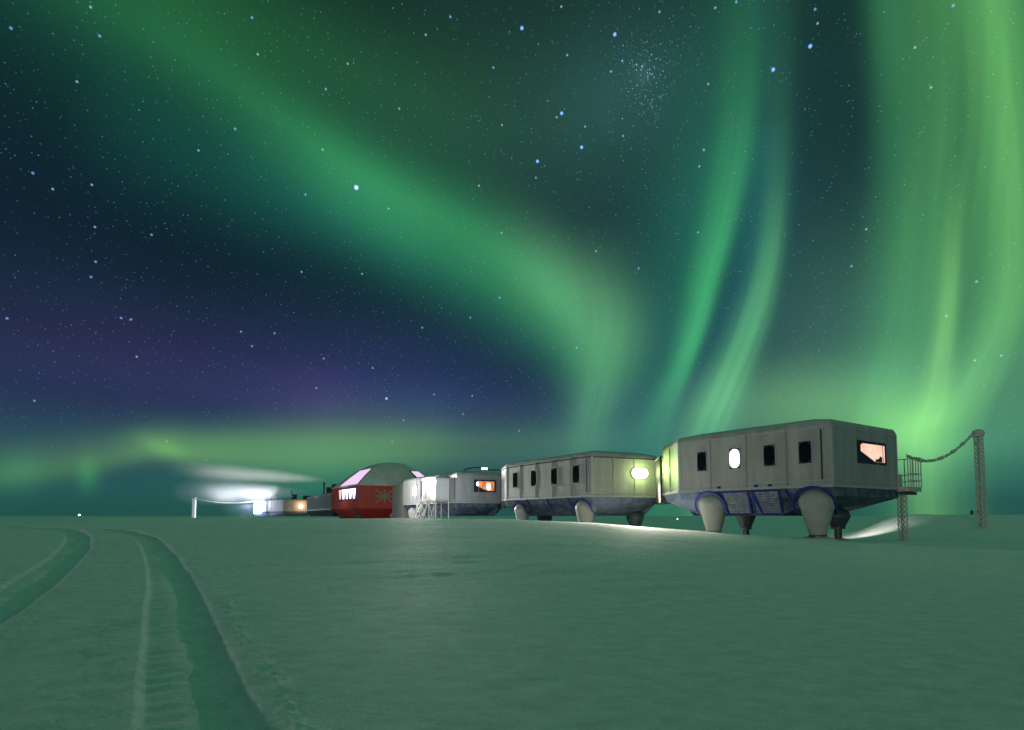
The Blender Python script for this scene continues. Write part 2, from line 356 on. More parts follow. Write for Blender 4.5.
def module(name, poly, label, cat, win=(), lit_at=-1, side=(1, 2), legs=(), rear=(), z=(Z_BELLY, Z_SILL, Z_TOP), mats=None, group='raised modules of the research station',
           belly_in=None, win_z=6.75, win_wh=(.88, 1.68), roofh=.55, ribs=True, slats=()):
    """poly: plan corners, side: indices of the long camera-side edge"""
    zb, zs, zt = z; mt = dict(wall='clad', belly='belly', roof='roof', rib='rib', frame='blue', eave='rib'); mt.update(mats or {})
    n = len(poly); c = (sum(p[0] for p in poly)/n, sum(p[1] for p in poly)/n)
    root = empty(name, (c[0], c[1], gz(*c)), label, cat, group)
    # walls
    w = MB(); w.rings([[P3(p, zs) for p in poly], [P3(p, zt-.35) for p in poly], [P3(p, zt) for p in outset(poly, -.18)]], cap0=False, cap1=False)
    F = [Face(poly[i_], poly[(i_+1) % n], c) for i_ in range(n)]
    side_i = side[0]; LF = F[side_i]
    # vertical joint strips of the cladding, part of the wall
    for fi, f in enumerate(F):
        cnt = max(1, round(f.L/3.4))
        if f.L < 2.5: continue
        for k_ in range(1, cnt):
            s0 = f.L*k_/cnt
            f.rect(w, s0-.06, s0-.015, zs+.1, zt-.4, -.02, .07); f.rect(w, s0+.015, s0+.06, zs+.1, zt-.4, -.02, .07)
    w.build('wall', M[mt['wall']], root)
    # belly
    bi = belly_in or [.9]*n
    low = []
    for i_, p in enumerate(poly):
        # inset each corner by the mean of its two edges' inset along their normals
        a, bb = F[i_-1], F[i_]; v = Vector((p[0], p[1], 0)) - a.n*bi[i_-1] - bb.n*bi[i_]
        low.append((v.x, v.y))
    mid = []
    for i_, p in enumerate(poly):
        a, bb = F[i_-1], F[i_]; k0, k1 = [0 if q_ >= 2 else q_*.36 for q_ in (bi[i_-1], bi[i_])]; v = Vector((p[0], p[1], 0)) - a.n*k0 - bb.n*k1; mid.append((v.x, v.y))
    bl = MB(); bl.rings([[P3(p, zb) for p in low], [P3(p, zs-.8) for p in mid], [P3(p, zs-.0) for p in outset(poly, -.06)]], cap0=False, cap1=False); bl.build('belly', M[mt['belly']], root)
    un = MB(); un.rings([[P3(p, zb-.12) for p in low], [P3(p, zb+.003) for p in low]]); un.build('underside', M['under'], root)
    # roof with low hip and parapet trim
    top = outset(poly, -.18); rin = outset(poly, -2.6)
    rf = MB(); rf.rings([[P3(p, zt-.01) for p in top], [P3(p, zt+roofh) for p in rin]], cap0=True); rf.build('roof', M[mt['roof']], root)
    # sill and eave bands
    for nm, z0, z1, o1, m_ in (('sill_band', zs-.10, zs+.12, .08, 'rib'), ('eave_band', zt-.62, zt-.48, .05, 'rib')):
        bd = MB(); o_, i2 = outset(poly, o1), outset(poly, -.15)
        bd.rings([[P3(p, z0) for p in i2], [P3(p, z0) for p in o_], [P3(p, z1) for p in o_], [P3(p, z1) for p in i2]], cap0=False, cap1=False)
        bd.build(nm, M[mt['rib'] if nm == 'sill_band' else mt['eave']], root)
    bd = MB(); o_, i2 = outset(poly, .045), outset(poly, -.15)
    bd.rings([[P3(p, zs+.42) for p in i2], [P3(p, zs+.42) for p in o_], [P3(p, zs+.50) for p in o_], [P3(p, zs+.50) for p in i2]], cap0=False, cap1=False)
    bd.build('sill_rail', M[mt['rib']], root)
    # corner ribs
    if ribs:
        for i_, p in enumerate(poly):
            a, bb = F[i_-1], F[i_]
            if a.n.dot(bb.n) > .985: continue
            m_ = MB(); bb.rect(m_, .02, .30, zs+.12, zt-.45, -.03, .06); m_.build('corner_rib', M[mt['rib']], root)
    # blue door-edge strip beside the corner of the long face
    if ribs:
        q_ = LF.L-.75 if side[1] > 0 else .75
        m_ = MB(); LF.rect(m_, q_-.05, q_+.05, zs+.5, zt-.75, -.03, .07); m_.build('service_duct', M['frame'], root)
    # blue frames running down the belly on the long side
    bl_n = Vector((0,0,0)); inn = bi[side_i]
    def bpt(s, t, out=.05):   # t 0 at the sill, 1 at the belly bottom
        sl = max(.0, min(1, s/LF.L))
        left_in, right_in = bi[side_i-1], bi[(side_i+1) % n]
        return LF.at(s, zs-.1-(zs-.1-zb)*t, out-inn*t)
    if slats:
        for s0, s1 in slats:
            sp = MB()
            for k_ in range(9):
                t0, t1 = .10+.098*k_, .10+.098*(k_+.78)
                sp.rings([[bpt(s0, t0, .03), bpt(s1, t0, .03), bpt(s1, t1, .03), bpt(s0, t1, .03)], [bpt(s0, t0, .10), bpt(s1, t0, .10), bpt(s1, t1, .10), bpt(s0, t1, .10)]])
            sp.build('slatted_panel', M['slat'], root)
            fm = MB()
            for pa_, pb_ in (((s0-.1, .05), (s1+.1, .05)), ((s1, .05), (s1, .98)), ((s1+.1, .98), (s0-.1, .98)), ((s0, .98), (s0, .05))): fm.bar(bpt(*pa_, .1), bpt(*pb_, .1), .16, .12)
            fm.build('panel_frame', M[mt['frame']], root)
    for (s0, s1) in win and [(s_-1.65, s_-1.35) for s_ in sorted(win)[1:]] or []:
        br = MB(); br.bar(bpt(s0, .02, .1), bpt(s1+.35, 1, .1), .24, .14); br.build('belly_brace', M[mt['frame']], root)
    for k_, s_ in enumerate(win):
        oval_window(root, LF, s_, win_z, win_wh[0], win_wh[1], lit=(k_ == lit_at))
    for s_, rt, rb, zt_, zbt in legs:
        p = LF.at(s_, 0, -.75)
        leg(root, (p.x, p.y), rt, zt_, rb, zbt, min(gz(p.x, p.y), zbt-.3))
        # blue arch framing the leg's head
        ar = MB(); pts = []
        for k2_ in range(13):
            a = math.pi*k2_/12
            pts.append(LF.at(s_+(rt+.22)*math.cos(a), max(zb+.05, zt_-rt*.85-.1+(rt*.85+.22)*math.sin(a)), .08 - max(0, (zs-.15-(zt_-rt*.85+rt*.85*math.sin(a))))*inn/(zs-zb)+.12))
        pts = [LF.at(s_+(rt+.24), zb+.1, .1-inn)]+pts+[LF.at(s_-(rt+.24), zb+.1, .1-inn)]
        ar.tube(pts, .10, 6); ar.build('leg_arch', M[mt['frame']], root)
    for (x, y, rt, rb, zbt) in rear:
        leg(root, (x, y), rt, zb+.6, rb, zbt, min(gz(x, y), zbt-.3), M['legdark'], foot=1.2)  # rear legs: darker copy of the leg colour, shade put in
    return root, F, c, bpt

# -- nearest blue-grey module -------------------------------------------------
A=(16.7,59.7);B=(16.35,52.9);C=(25.0,42.0);D=(34.0,47.5);D2=(35.6,50.6);E=(28.6,60.0);A2=(18.8,61.2)
Lm = math.hypot(C[0]-B[0], C[1]-B[1])
def s_on(tfromC): return Lm-tfromC
def along(p, q, x):
    # distance from p towards q at which the bearing equals that of image column x
    t_ = (x-512)/540.5; L_ = math.hypot(q[0]-p[0], q[1]-p[1]); ux_, uy_ = (q[0]-p[0])/L_, (q[1]-p[1])/L_
    return (p[0]-t_*p[1])/(t_*uy_-ux_)
def WS(x): return along(B, C, x)
m1, F1, c1, bp1 = module('station_module', [A,B,C,D,D2,E,A2],
    'nearest grey module standing on pale conical legs, with one bright white oval window', 'station module',
    win=[WS(x) for x in (703,736,771,807)], lit_at=1, side=(1,1), win_z=6.75,
    legs=[(WS(709), 1.32, .66, 3.72, .05), (WS(813), 1.36, .62, 3.80, -.02)],
    rear=[(23.6,54.6,.95,.50,.35),(28.9,48.0,1.0,.55,.55)],
    belly_in=[2.6,.7,4.6,3.6,2.0,2.0,1.5], slats=[(s_on(9.3), s_on(6.9)), (s_on(6.5), s_on(4.2))])
# cut-corner window on its end wall
EF = F1[2]
def cut_window(root, F, s0, s1, z0, z1, m_room, n_pane='pane', obj_in=True, flip=False):
    w_ = s1-s0; h_ = z1-z0
    poly = [(s0+.02*w_, z1-.10*h_),(s0+.10*w_, z1),(s1, z1),(s1, z0),(s0+.60*w_, z0),(s0+.02*w_, z0+.55*h_)]
    fr = MB(); F.rect(fr, s0-.12*w_*.8, s1+.10*w_*.8, z0-.14*h_, z1+.16*h_, -.05, .06)
    fo = fr.build('window', M['frame'], root)
    pn = MB(); F.plate(pn, poly, .05, .085); pn.build(n_pane, m_room, fo)
    if obj_in:
        ob = MB(); F.plate(ob, [(s0+.58*w_, z0+.003), (s1-.12*w_, z0+.003), (s1-.12*w_, z0+.30*h_), (s0+.80*w_, z0+.36*h_), (s0+.74*w_, z0+.2*h_), (s0+.62*w_, z0+.15*h_)], .084, .095)
        ob.build('room_silhouette', M['dark'], fo)  # dark plate for backlit things in the room, silhouette put into its colour
        b2 = MB(); F.rect(b2, s1-.09*w_, s1-.07*w_, z0+.003, z1-.003, .084, .10); b2.build('mullion', M['frame'], fo)
    return fo
cut_window(m1, EF, 4.2, 8.2, 6.15, 7.6, M['room_pink'])
# ladder of service brackets along the sill (small fittings)
for s_ in (s_on(9.6), s_on(6.1), s_on(4.9)):
    mb = MB(); F1[1].rect(mb, s_-.12, s_+.12, Z_SILL+.13, Z_SILL+.32, .0, .22); mb.build('fitting', M['blue'], m1)

# -- second module ------------------------------------------------------------
A=(-1.6,84.0);B=(-.9,79.6);C=(9.4,64.2);D=(18.0,67.8);D2=(19.6,70.8);E=(9.6,86.0);A2=(.6,87.4)
L2_ = math.hypot(C[0]-B[0], C[1]-B[1])
m2, F2, c2, bp2 = module('station_module', [A,B,C,D,D2,E,A2],
    'second module from the right, bright oval lamp on its end wall, four dark windows', 'station module',
    win=[WS(x) for x in (515.6, 534, 554.5, 576.5)], side=(1,1), win_z=6.75, win_wh=(1.15, 2.0),
    legs=[(WS(518), 1.15, .7, 3.4, .3), (WS(581), 1.3, .8, 3.55, .2)], rear=[(16.0,70.3,1.15,.7,.2),(5.0,83.0,1.2,.8,.2)],
    belly_in=[2.2,.9,2.4,1.4,1.2,2.0,1.5], mats=dict(eave='frame'))
# dark lower strip on both ends of the rib
lf = F2[2]
def lamp_fixture(root, F, s, z, w, h, m_, depth=.22):
    hs = MB(); F.plate(hs, capsule(s, z, h*1.12, w*1.12) if h > w else [(s+(a-s), b_) for a, b_ in capsule(s, z, w, h)], -.02, depth*.5)
    # horizontal capsule
    def hc(w_, h_):
        r = h_/2; pts = []
        for k_ in range(9): a = -math.pi/2+math.pi*k_/8; pts.append((s+w_/2-r+r*math.cos(a), z+r*math.sin(a)))
        for k_ in range(9): a = math.pi/2+math.pi*k_/8; pts.append((s-w_/2+r+r*math.cos(a), z+r*math.sin(a)))
        return pts
    hs = MB(); F.plate(hs, hc(w*1.1, h*1.14), -.02, depth*.5)
    ho = hs.build('lamp', M['rib'], root)
    d = MB(); F.plate(d, hc(w, h), depth*.5-.003, depth); d.build('diffuser', m_, ho)
lamp_fixture(m2, lf, 6.95, 6.9, 2.3, 1.2, M['lamp_lime'])

def light(name, kind, loc, energy, color, size=.4, target=None, spot=60, blend=.6, parent=None, label=None, cat=None):
    l = bpy.data.lights.new(name, kind); l.energy = energy; l.color = color
    if kind == 'POINT': l.shadow_soft_size = size
    if kind == 'SPOT': l.spot_size = R(spot); l.spot_blend = blend; l.shadow_soft_size = size
    if kind == 'AREA': l.size = size
    o = bpy.data.objects.new(name, l); COL.objects.link(o)
    o.location = loc
    if target is not None: o.rotation_euler = (Vector(target)-Vector(loc)).to_track_quat('-Z', 'Y').to_euler()
    if parent is not None:
        off = Vector((0,0,0)); p = parent
        while p: off += p.location; p = p.parent
        o.parent = parent; o.location = Vector(loc)-off
    return o
pL = lf.at(6.95, 6.9, 1.1)
light('lamp_light', 'POINT', pL, 380, (.72, 1, .30), .5, parent=m2)
light('lamp_beam', 'SPOT', lf.at(4.8, 7.2, 2.2), 4300, (.60, 1, .20), .4, target=(16.5, 56, 6.6), spot=50, blend=1, parent=m2)
light('lamp_beam', 'SPOT', lf.at(7.2, 7.1, .6), 200000, (1, .93, .76), .3, target=(12.6, 57, -.4), spot=62, blend=1, parent=m2)

# -- third module -------------------------------------------------------------
A=(-23.5,118.6);B=(-22.9,114.0);C=(-9.7,94.3);D=(-2.2,98.0);D2=(-.9,100.6);E=(-13.0,120.0);A2=(-19.5,121.5)
L3 = math.hypot(C[0]-B[0], C[1]-B[1])
m3, F3, c3, bp3 = module('station_module', [A,B,C,D,D2,E,A2],
    'grey module third from the right, floodlit white wall and orange-lit cut-corner window', 'station module',
    win=[], side=(1,1), legs=[(4.0, 1.3, .9, 3.4, .3)], belly_in=[1.5,1.2,3.4,1.4,1.2,2.0,1.5])
wf3 = cut_window(m3, F3[2], 3.6, 7.2, 6.1, 7.8, M['room_orange'], obj_in=False)
gl = MB(); F3[2].plate(gl, capsule(6.1, 6.85, .75, 1.2), .09, .13); gl.build('room_lamp', M['litwhite'], wf3)
gl = MB(); F3[2].plate(gl, capsule(3.95, 7.3, .35, .7), .09, .13); gl.build('room_lamp', M['litwhite'], wf3)
LF3 = F3[1]
# wall flood lamps and blue downpipe
def flood(root, F, s, z, w=.5, h=.35, m_='lamp_white', name='floodlight'):
    hb = MB(); F.rect(hb, s-w*.6, s+w*.6, z-h*.6, z+h*.6, .55, .85); F.rect(hb, s-.05, s+.05, z-.05, z+.05, -.02, .55)
    ho = hb.build(name, M['dark'], root); g = MB()
    F.rect(g, s-w*.5, s+w*.5, z-h*.5, z+h*.5, .50, .549); g.build('lens', M[m_], ho)
for s_, z_ in ((6.0, 6.6), (11.5, 6.9)):
    hs = MB(); LF3.rect(hs, s_-1.0, s_+1.0, z_-1.0, z_+1.0, -.02, .08); ho = hs.build('window', M['rib'], m3)  # housing of a wall flood lamp, no window here
    g = MB(); LF3.rect(g, s_-.85, s_+.85, z_-.85, z_+.85, .078, .10); g.build('pane', M['lamp_white'], ho)
pp = MB(); LF3.rect(pp, 9.2, 9.75, Z_SILL, Z_TOP-.4, .03, .3); pp.build('downpipe', M['blue'], m3)
light('flood_light', 'POINT', LF3.at(5.0, 7.2, 4.2), 1500, (1, .97, .93), .5, parent=m3)
light('flood_light', 'POINT', LF3.at(12.5, 7.0, 5.5), 1900, (1, .95, .86), .5, parent=m3)
light('porch_fill', 'POINT', (-9.5, 88.0, 6.0), 750, (.82, .89, 1), .4, parent=m3)  # unseen fill lamp added to brighten the porch side
light('flood_beam', 'SPOT', LF3.at(15.0, 8.6, 3.5), 45000, (1, .97, .88), .3, target=(2, 58, .6), spot=80, blend=1, parent=m3)
# porch and stair tower at the near end of the long wall
pc = LF3.at(19.0, 0, 2.0)
ps = empty('access_porch', (pc.x, pc.y, gz(pc.x, pc.y)), 'white boxed porch with open steel stair legs against the floodlit module wall', 'porch')
def bx(F, s0, s1, z0, z1, t0, t1, name, m_, root): mb = MB(); F.rect(mb, s0, s1, z0, z1, t0, t1); return mb.build(name, m_, root)
bx(LF3, 15.5, 21.2, 4.5, 8.2, .12, 2.8, 'cabin', M['white'], ps)
bx(LF3, 15.3, 21.4, 8.203, 8.4, .12, 2.95, 'roof', M['rib'], ps)
bx(LF3, 15.3, 21.4, 4.2, 4.497, .12, 2.95, 'landing', M['steel'], ps)
bx(LF3, 16.0, 17.2, 4.7, 7.2, 2.803, 2.85, 'door', M['rib'], ps)
for s_ in (13.2, 15.4, 18.4, 21.3):
    for t_ in (.3, 2.8):
        mb = MB(); mb.bar(LF3.at(s_, -.3, t_), LF3.at(s_, 4.2, t_), .16); mb.build('post', M['white'], ps)
mb = MB()
for s_ in (13.2, 15.4, 18.4):
    mb.bar(LF3.at(s_, .2, 2.8), LF3.at(s_+2.6, 4.1, 2.8), .13); mb.bar(LF3.at(s_+2.4, .2, 2.8), LF3.at(s_, 4.1, 2.8), .13)
mb.build('bracing', M['white'], ps)
st = MB()
for k_ in range(12):
    st.rings([[LF3.at(11.0+k_*.38, .4+k_*.32, 1.4), LF3.at(11.4+k_*.38, .4+k_*.32, 1.4), LF3.at(11.4+k_*.38, .4+k_*.32, 2.7), LF3.at(11.0+k_*.38, .4+k_*.32, 2.7)],
              [LF3.at(11.0+k_*.38, .46+k_*.32, 1.4), LF3.at(11.4+k_*.38, .46+k_*.32, 1.4), LF3.at(11.4+k_*.38, .46+k_*.32, 2.7), LF3.at(11.0+k_*.38, .46+k_*.32, 2.7)]])
st.bar(LF3.at(11.0, .3, 1.4), LF3.at(15.4, 4.1, 1.4), .08, .25); st.bar(LF3.at(11.0, .3, 2.7), LF3.at(15.4, 4.1, 2.7), .08, .25)
st.build('stair', M['white'], ps)
rl = MB(); rl.bar(LF3.at(11.0, 1.4, 2.7), LF3.at(15.4, 5.2, 2.7), .07)
for k_ in range(5): rl.bar(LF3.at(11.0+k_*1.1, .4+k_*.93, 2.7), LF3.at(11.0+k_*1.1, 1.4+k_*.95, 2.7), .06)
rl.build('handrail', M['white'], ps)
# roof walkway lamps of the third module
rc = MB(); q0, q1 = Vector((-9.0, 100.5, 10.2)), Vector((-1.2, 103.5, 10.35))
pts = [q0.lerp(q1, t)+Vector((0, 0, .5*math.sin(math.pi*min(1, t*1.6)) if t < .6 else .5*math.sin(math.pi*.96)*(1-(t-.6)*1.2))) for t in [i_/12 for i_ in range(13)]]
rc.tube(pts, .12, 6)
for t in (0, 4, 8, 12): rc.bar(pts[t], (pts[t].x, pts[t].y, 9.4), .08)
ro = rc.build('roof_handrail', M['dark'], m3)
rl_ = MB(); rl_.box((-5.2, 101.8, 10.55), 1.1, .4, .32); rlo = rl_.build('roof_lamp', M['lamp_warm'], m3)

# -- red central module ---------------------------------------------------------
C=(-37.0,130.0);D=(-20.5,137.2);B=(-49.6,148.6);E=(-33.1,155.8)
ZR = 9.1
n=4; poly=[B,C,D,E]; cc=(sum(p[0] for p in poly)/4, sum(p[1] for p in poly)/4)
m4 = empty('station_module', (cc[0], cc[1], gz(*cc)), 'tall red central module with a faceted grey dome roof and pink-lit skylights', 'station module', 'raised modules of the research station')
F4 = [Face(poly[i_], poly[(i_+1) % 4], cc) for i_ in range(4)]
w = MB(); w.rings([[P3(p, 3.4) for p in poly], [P3(p, ZR) for p in poly]], cap0=False, cap1=False)
for f in F4:
    for k_ in range(1, 6): f.rect(w, f.L*k_/6-.05, f.L*k_/6+.05, 3.5, ZR-.1, -.02, .04)
w.build('wall', M['red'], m4)
low = outset(poly, -2.4)
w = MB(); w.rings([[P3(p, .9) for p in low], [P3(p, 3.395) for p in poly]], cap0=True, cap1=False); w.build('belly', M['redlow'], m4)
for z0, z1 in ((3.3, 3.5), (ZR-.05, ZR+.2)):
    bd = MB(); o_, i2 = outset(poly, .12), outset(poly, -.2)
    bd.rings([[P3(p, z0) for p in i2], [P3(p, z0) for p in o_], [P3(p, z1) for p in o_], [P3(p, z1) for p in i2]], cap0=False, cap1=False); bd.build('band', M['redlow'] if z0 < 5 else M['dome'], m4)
cd = (-32.3, 143.5)
def sc(poly, k_, z_, c=cd): return [Vector((c[0]+(p[0]-c[0])*k_, c[1]+(p[1]-c[1])*k_, z_)) for p in poly]
dr = [[P3(p, ZR+.1) for p in outset(poly, .05)], sc(poly, .80, 11.5), sc(poly, .58, 13.7), sc(poly, .36, 15.2), sc(poly, .12, 15.7)]
w = MB(); w.rings(dr, cap0=True, cap1=True); w.build('dome_roof', M['dome'], m4)
def facet_panel(root, r0, r1, e, u0, u1, v0, v1, name, m_, lift=.12, shear=0):
    """thin panel lying on dome facet e between ring r0 and r1"""
    p00, p10, p01, p11 = r0[e], r0[(e+1) % 4], r1[e], r1[(e+1) % 4]
    def q(u, v): return (p00.lerp(p10, u)).lerp(p01.lerp(p11, u), v)
    nn = (p10-p00).cross(p01-p00).normalized()
    if nn.z < 0: nn = -nn
    a = [q(u0, v0), q(u1, v0), q(u1+shear, v1), q(u0+shear, v1)]
    mb = MB(); mb.rings([[p_-nn*.02 for p_ in a], [p_+nn*lift for p_ in a]]); return mb.build(name, m_, root)
for r_ in (0, 1):
    fr = facet_panel(m4, dr[r_], dr[r_+1], 0, .28-.0*r_, .99, .0, 1.0, 'skylight', M['frame'], .10)
    facet_panel(fr, dr[r_], dr[r_+1], 0, .33, .96, .05 if r_ == 0 else 0, 1.0 if r_ == 0 else .9, 'pane', M['skyl'], .16)
fr = facet_panel(m4, dr[1], dr[2], 1, .86, 1.06, -.35, .75, 'skylight', M['frame'], .16, shear=-.02)
facet_panel(fr, dr[1], dr[2], 1, .885, 1.04, -.3, .65, 'pane', M['skyl'], .24, shear=-.02)
# window band with slanted posts
WF = F4[0]; s0, s1 = WF.L*.30, WF.L*.93
fb = MB(); WF.rect(fb, s0-.3, s1+.3, 5.6, 8.7, -.02, .10); fo = fb.build('window_band', M['blue'], m4)
k_n = 5
for k_ in range(k_n):
    a, b_ = s0+(s1-s0)*k_/k_n, s0+(s1-s0)*(k_+1)/k_n; g_ = .12*(b_-a)
    pn = MB(); WF.plate(pn, [(a+g_+.5, 5.9), (b_-g_-.5, 5.9), (b_-g_*.4, 8.4), (a+g_*.4, 8.4)], .095, .14)
    pn.build('pane', M['litpink'] if k_ < 1 else M['litpane'], fo)
# national flag in low relief on the red end wall
FF = F4[1]; fx0, fx1, fz0, fz1 = 4.2, 8.3, 4.9, 8.0; cx_, cz_ = (fx0+fx1)/2, (fz0+fz1)/2
fl = MB(); FF.rect(fl, cx_-.28, cx_+.28, fz0, fz1, -.01, .06); FF.rect(fl, fx0, cx_-.285, cz_-.28, cz_+.28, -.01, .06); FF.rect(fl, cx_+.285, fx1, cz_-.28, cz_+.28, -.01, .06)
for sx in (-1, 1):
    for sz in (-1, 1):
        x0_, z0_, x1_, z1_ = cx_+sx*.5, cz_+sz*.42, cx_+sx*(fx1-cx_), cz_+sz*(fz1-cz_)
        dx_, dz_ = x1_-x0_, z1_-z0_; L_ = math.hypot(dx_, dz_); px_, pz_ = -dz_/L_*.2, dx_/L_*.2
        FF.plate(fl, [(x0_+px_, z0_+pz_), (x1_+px_, z1_+pz_), (x1_-px_, z1_-pz_), (x0_-px_, z0_-pz_)], -.01, .055)
fo = fl.build('union_flag', M['flag'], m4); tag(fo, 'union flag in grey strips on the red wall')
for s_ in (WF.L*.2, WF.L*.8):
    p = WF.at(s_, 0, -2.2); leg(m4, (p.x, p.y), 1.5, 2.6, .9, .2, min(gz(p.x, p.y), -.1), M['legdark'])  # painted dark so these legs sink into the shade underneath
p = FF.at(9.5, 0, -1.9); leg(m4, (p.x, p.y), 1.7, 3.1, 1.0, .2, -.1)
light('window_glow', 'POINT', WF.at(WF.L*.5, 7.2, 2.4), 260, (1, .75, .85), .6, parent=m4)

# -- far modules ----------------------------------------------------------------
def perp(p, q, w_):
    e = (Vector(q)-Vector(p)).normalized(); return Vector((-e.y, e.x)) if False else e
B=(-78.2,206.0);C=(-55.0,165.0);D=(-46.5,170.0);E=(-69.7,211.0)
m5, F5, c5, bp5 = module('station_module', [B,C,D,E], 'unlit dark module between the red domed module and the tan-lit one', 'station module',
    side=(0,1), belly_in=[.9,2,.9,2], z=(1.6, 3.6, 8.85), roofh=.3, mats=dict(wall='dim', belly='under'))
# rooftop plant
def plant(root, c, sx, sy, sz, name, m_, rz=.5): mb = MB(); mb.box(c, sx, sy, sz, rz); return mb.build(name, m_, root)
plant(m5, (-62.5, 184.5, 10.2), 2.0, 1.6, 2.4, 'plant_housing', M['dark'])
mb = MB(); mb.lathe((-63.8, 183, 0), [(.25, 9.0), (.25, 12.3), (.4, 12.4), (.4, 12.9)], 12); mb.build('exhaust_stack', M['dark'], m5, smooth=True)
mb = MB(); mb.lathe((-60.2, 183, 0), [(.2, 9.0), (.2, 12.6)], 12); mb.build('vent_pipe', M['dark'], m5, smooth=True)
plant(m5, (-59.6, 181, 11.6), 1.6, 1.4, 1.2, 'air_handler', M['dark'])

B=(-117.0,259.5);C=(-105.0,248.0);D=(-94.5,252.8);E=(-106.5,264.3)
m6, F6, c6, bp6 = module('station_module', [B,C,D,E], 'small far module whose tan end wall carries one round bright lamp', 'station module',
    side=(0,1), belly_in=[.8,2,.8,2], z=(1.7, 3.9, 9.2), roofh=.3, mats=dict(wall='tan'))
EF6 = F6[1]
hs = MB(); EF6.plate(hs, capsule(7.6, 5.9, 1.7, 1.75), -.02, .25); ho = hs.build('lamp', M['rib'], m6)
g = MB(); EF6.plate(g, capsule(7.6, 5.9, 1.5, 1.55), .247, .35); g.build('diffuser', M['lamp_white'], ho)
light('lamp_light', 'POINT', EF6.at(7.6, 6.3, 2.2), 900, (1, .62, .28), .4, parent=m6)
dd = MB(); EF6.rect(dd, 2.2, 3.4, 4.1, 5.6, -.02, .06); dd.build('door', M['rib'], m6)
plant(m6, (-103.5, 256.5, 10.6), 2.2, 2.0, 2.4, 'plant_housing', M['dark'])
plant(m6, (-97.8, 257, 10.3), 3.0, 2.0, 1.8, 'air_handler', M['dark'])
mb = MB(); mb.lathe((-105.5, 258, 0), [(.3, 9.4), (.3, 13.2), (.42, 13.25), (.42, 13.6)], 12); mb.build('exhaust_stack', M['dark'], m6, smooth=True)

B=(-133.5,279.0);C=(-121.5,267.0);D=(-112.0,272.0);E=(-124.0,284.0)
m7, F7, c7, bp7 = module('station_module', [B,C,D,E], 'farthest module at the left end, its wall floodlit blinding white', 'station module',
    side=(0,1), belly_in=[.8,2,.8,2], z=(1.7, 3.9, 9.2), roofh=.3, mats=dict(wall='white'))
light('flood_light', 'POINT', F7[0].at(7.5, 6.5, 5.0), 12000, (.60, .70, 1), .5, parent=m7)
light('flood_light', 'POINT', F6[0].at(5.0, 6.5, 7.0), 1800, (.72, .78, 1), .5, parent=m6)
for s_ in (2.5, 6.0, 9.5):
    hs = MB(); F7[0].rect(hs, s_-1.45, s_+1.45, 2.6, 7.6, -.02, .12); ho = hs.build('window', M['rib'], m7)  # glowing panels carry the wall's floodlit white in their emission, no windows
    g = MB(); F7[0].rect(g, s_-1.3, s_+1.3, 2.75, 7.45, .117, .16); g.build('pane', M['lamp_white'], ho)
plant(m7, (-122.5, 272.5, 10.3), 3.4, 2.2, 2.6, 'plant_housing', M['blue'])
plant(m7, (-119.8, 272.5, 10.5), 1.8, 1.8, 2.6, 'vent_box', M['white'])

# -- links between modules --------------------------------------------------------
def link(a, a2, b, b2, label, z0=3.2, z1=8.2, wall='dark', belly=None):
    pl = [a, b, b2, a2]; c = (sum(p[0] for p in pl)/4, sum(p[1] for p in pl)/4)
    root = empty('link_bridge', (c[0], c[1], gz(*c)), label, 'link bridge', 'enclosed bridges joining the modules')
    mb = MB(); n_ = 9; rings = []
    for k_ in range(n_+1):
        t = k_/n_
        for z_, e in ((0, 0),):
            pa = Vector(a).lerp(Vector(b), t); pb = Vector(a2).lerp(Vector(b2), t)
            g_ = .0 if k_ % 2 else .14
            d = (pb-pa).normalized()*g_
            rings.append([Vector((pa.x-d.x, pa.y-d.y, z0-g_)), Vector((pb.x+d.x, pb.y+d.y, z0-g_)), Vector((pb.x+d.x, pb.y+d.y, z1+g_)), Vector((pa.x-d.x, pa.y-d.y, z1+g_))])
    mb.rings(rings); mb.build('bellows', M[wall], root)
    r_ = MB(); r_.bar((Vector(a).lerp(Vector(a2), .5).x, Vector(a).lerp(Vector(a2), .5).y, z1+.3), (Vector(b).lerp(Vector(b2), .5).x, Vector(b).lerp(Vector(b2), .5).y, z1+.3), 1.2, .2)
    r_.build('roof_plate', M['roof'], root)
    return root
link((16.6,60.0),(18.6,61.1),(18.1,68.1),(19.5,70.5), 'narrow dark bellows bridge between the nearest module and the second one with the oval lamp')
link((-1.2,84.6),(.3,86.9),(-2.0,98.3),(-1.1,100.3), 'bellows bridge between the second module and the orange-windowed third module')
r_ = link((-23.35,115.5),(-19.5,121.5),(-29.5,133.0),(-23.0,136.0), 'smooth grey covered bridge between the floodlit third module and the red one', .9, 8.6, 'clad')
link((-48.6,149.4),(-44,151.4),(-54.2,164.8),(-48,168.6), 'covered bridge hidden between the red module and the dark unlit one', wall='clad')
link((-74.5,208.6),(-71,210.6),(-93.8,253.4),(-97,256.5), 'long covered bridge leading to the tan-lit far module', wall='clad')
link((-116.9,260.6),(-112,262.5),(-120,267.6),(-114.5,270.4), 'short covered bridge beside the floodlit farthest module', wall='clad')

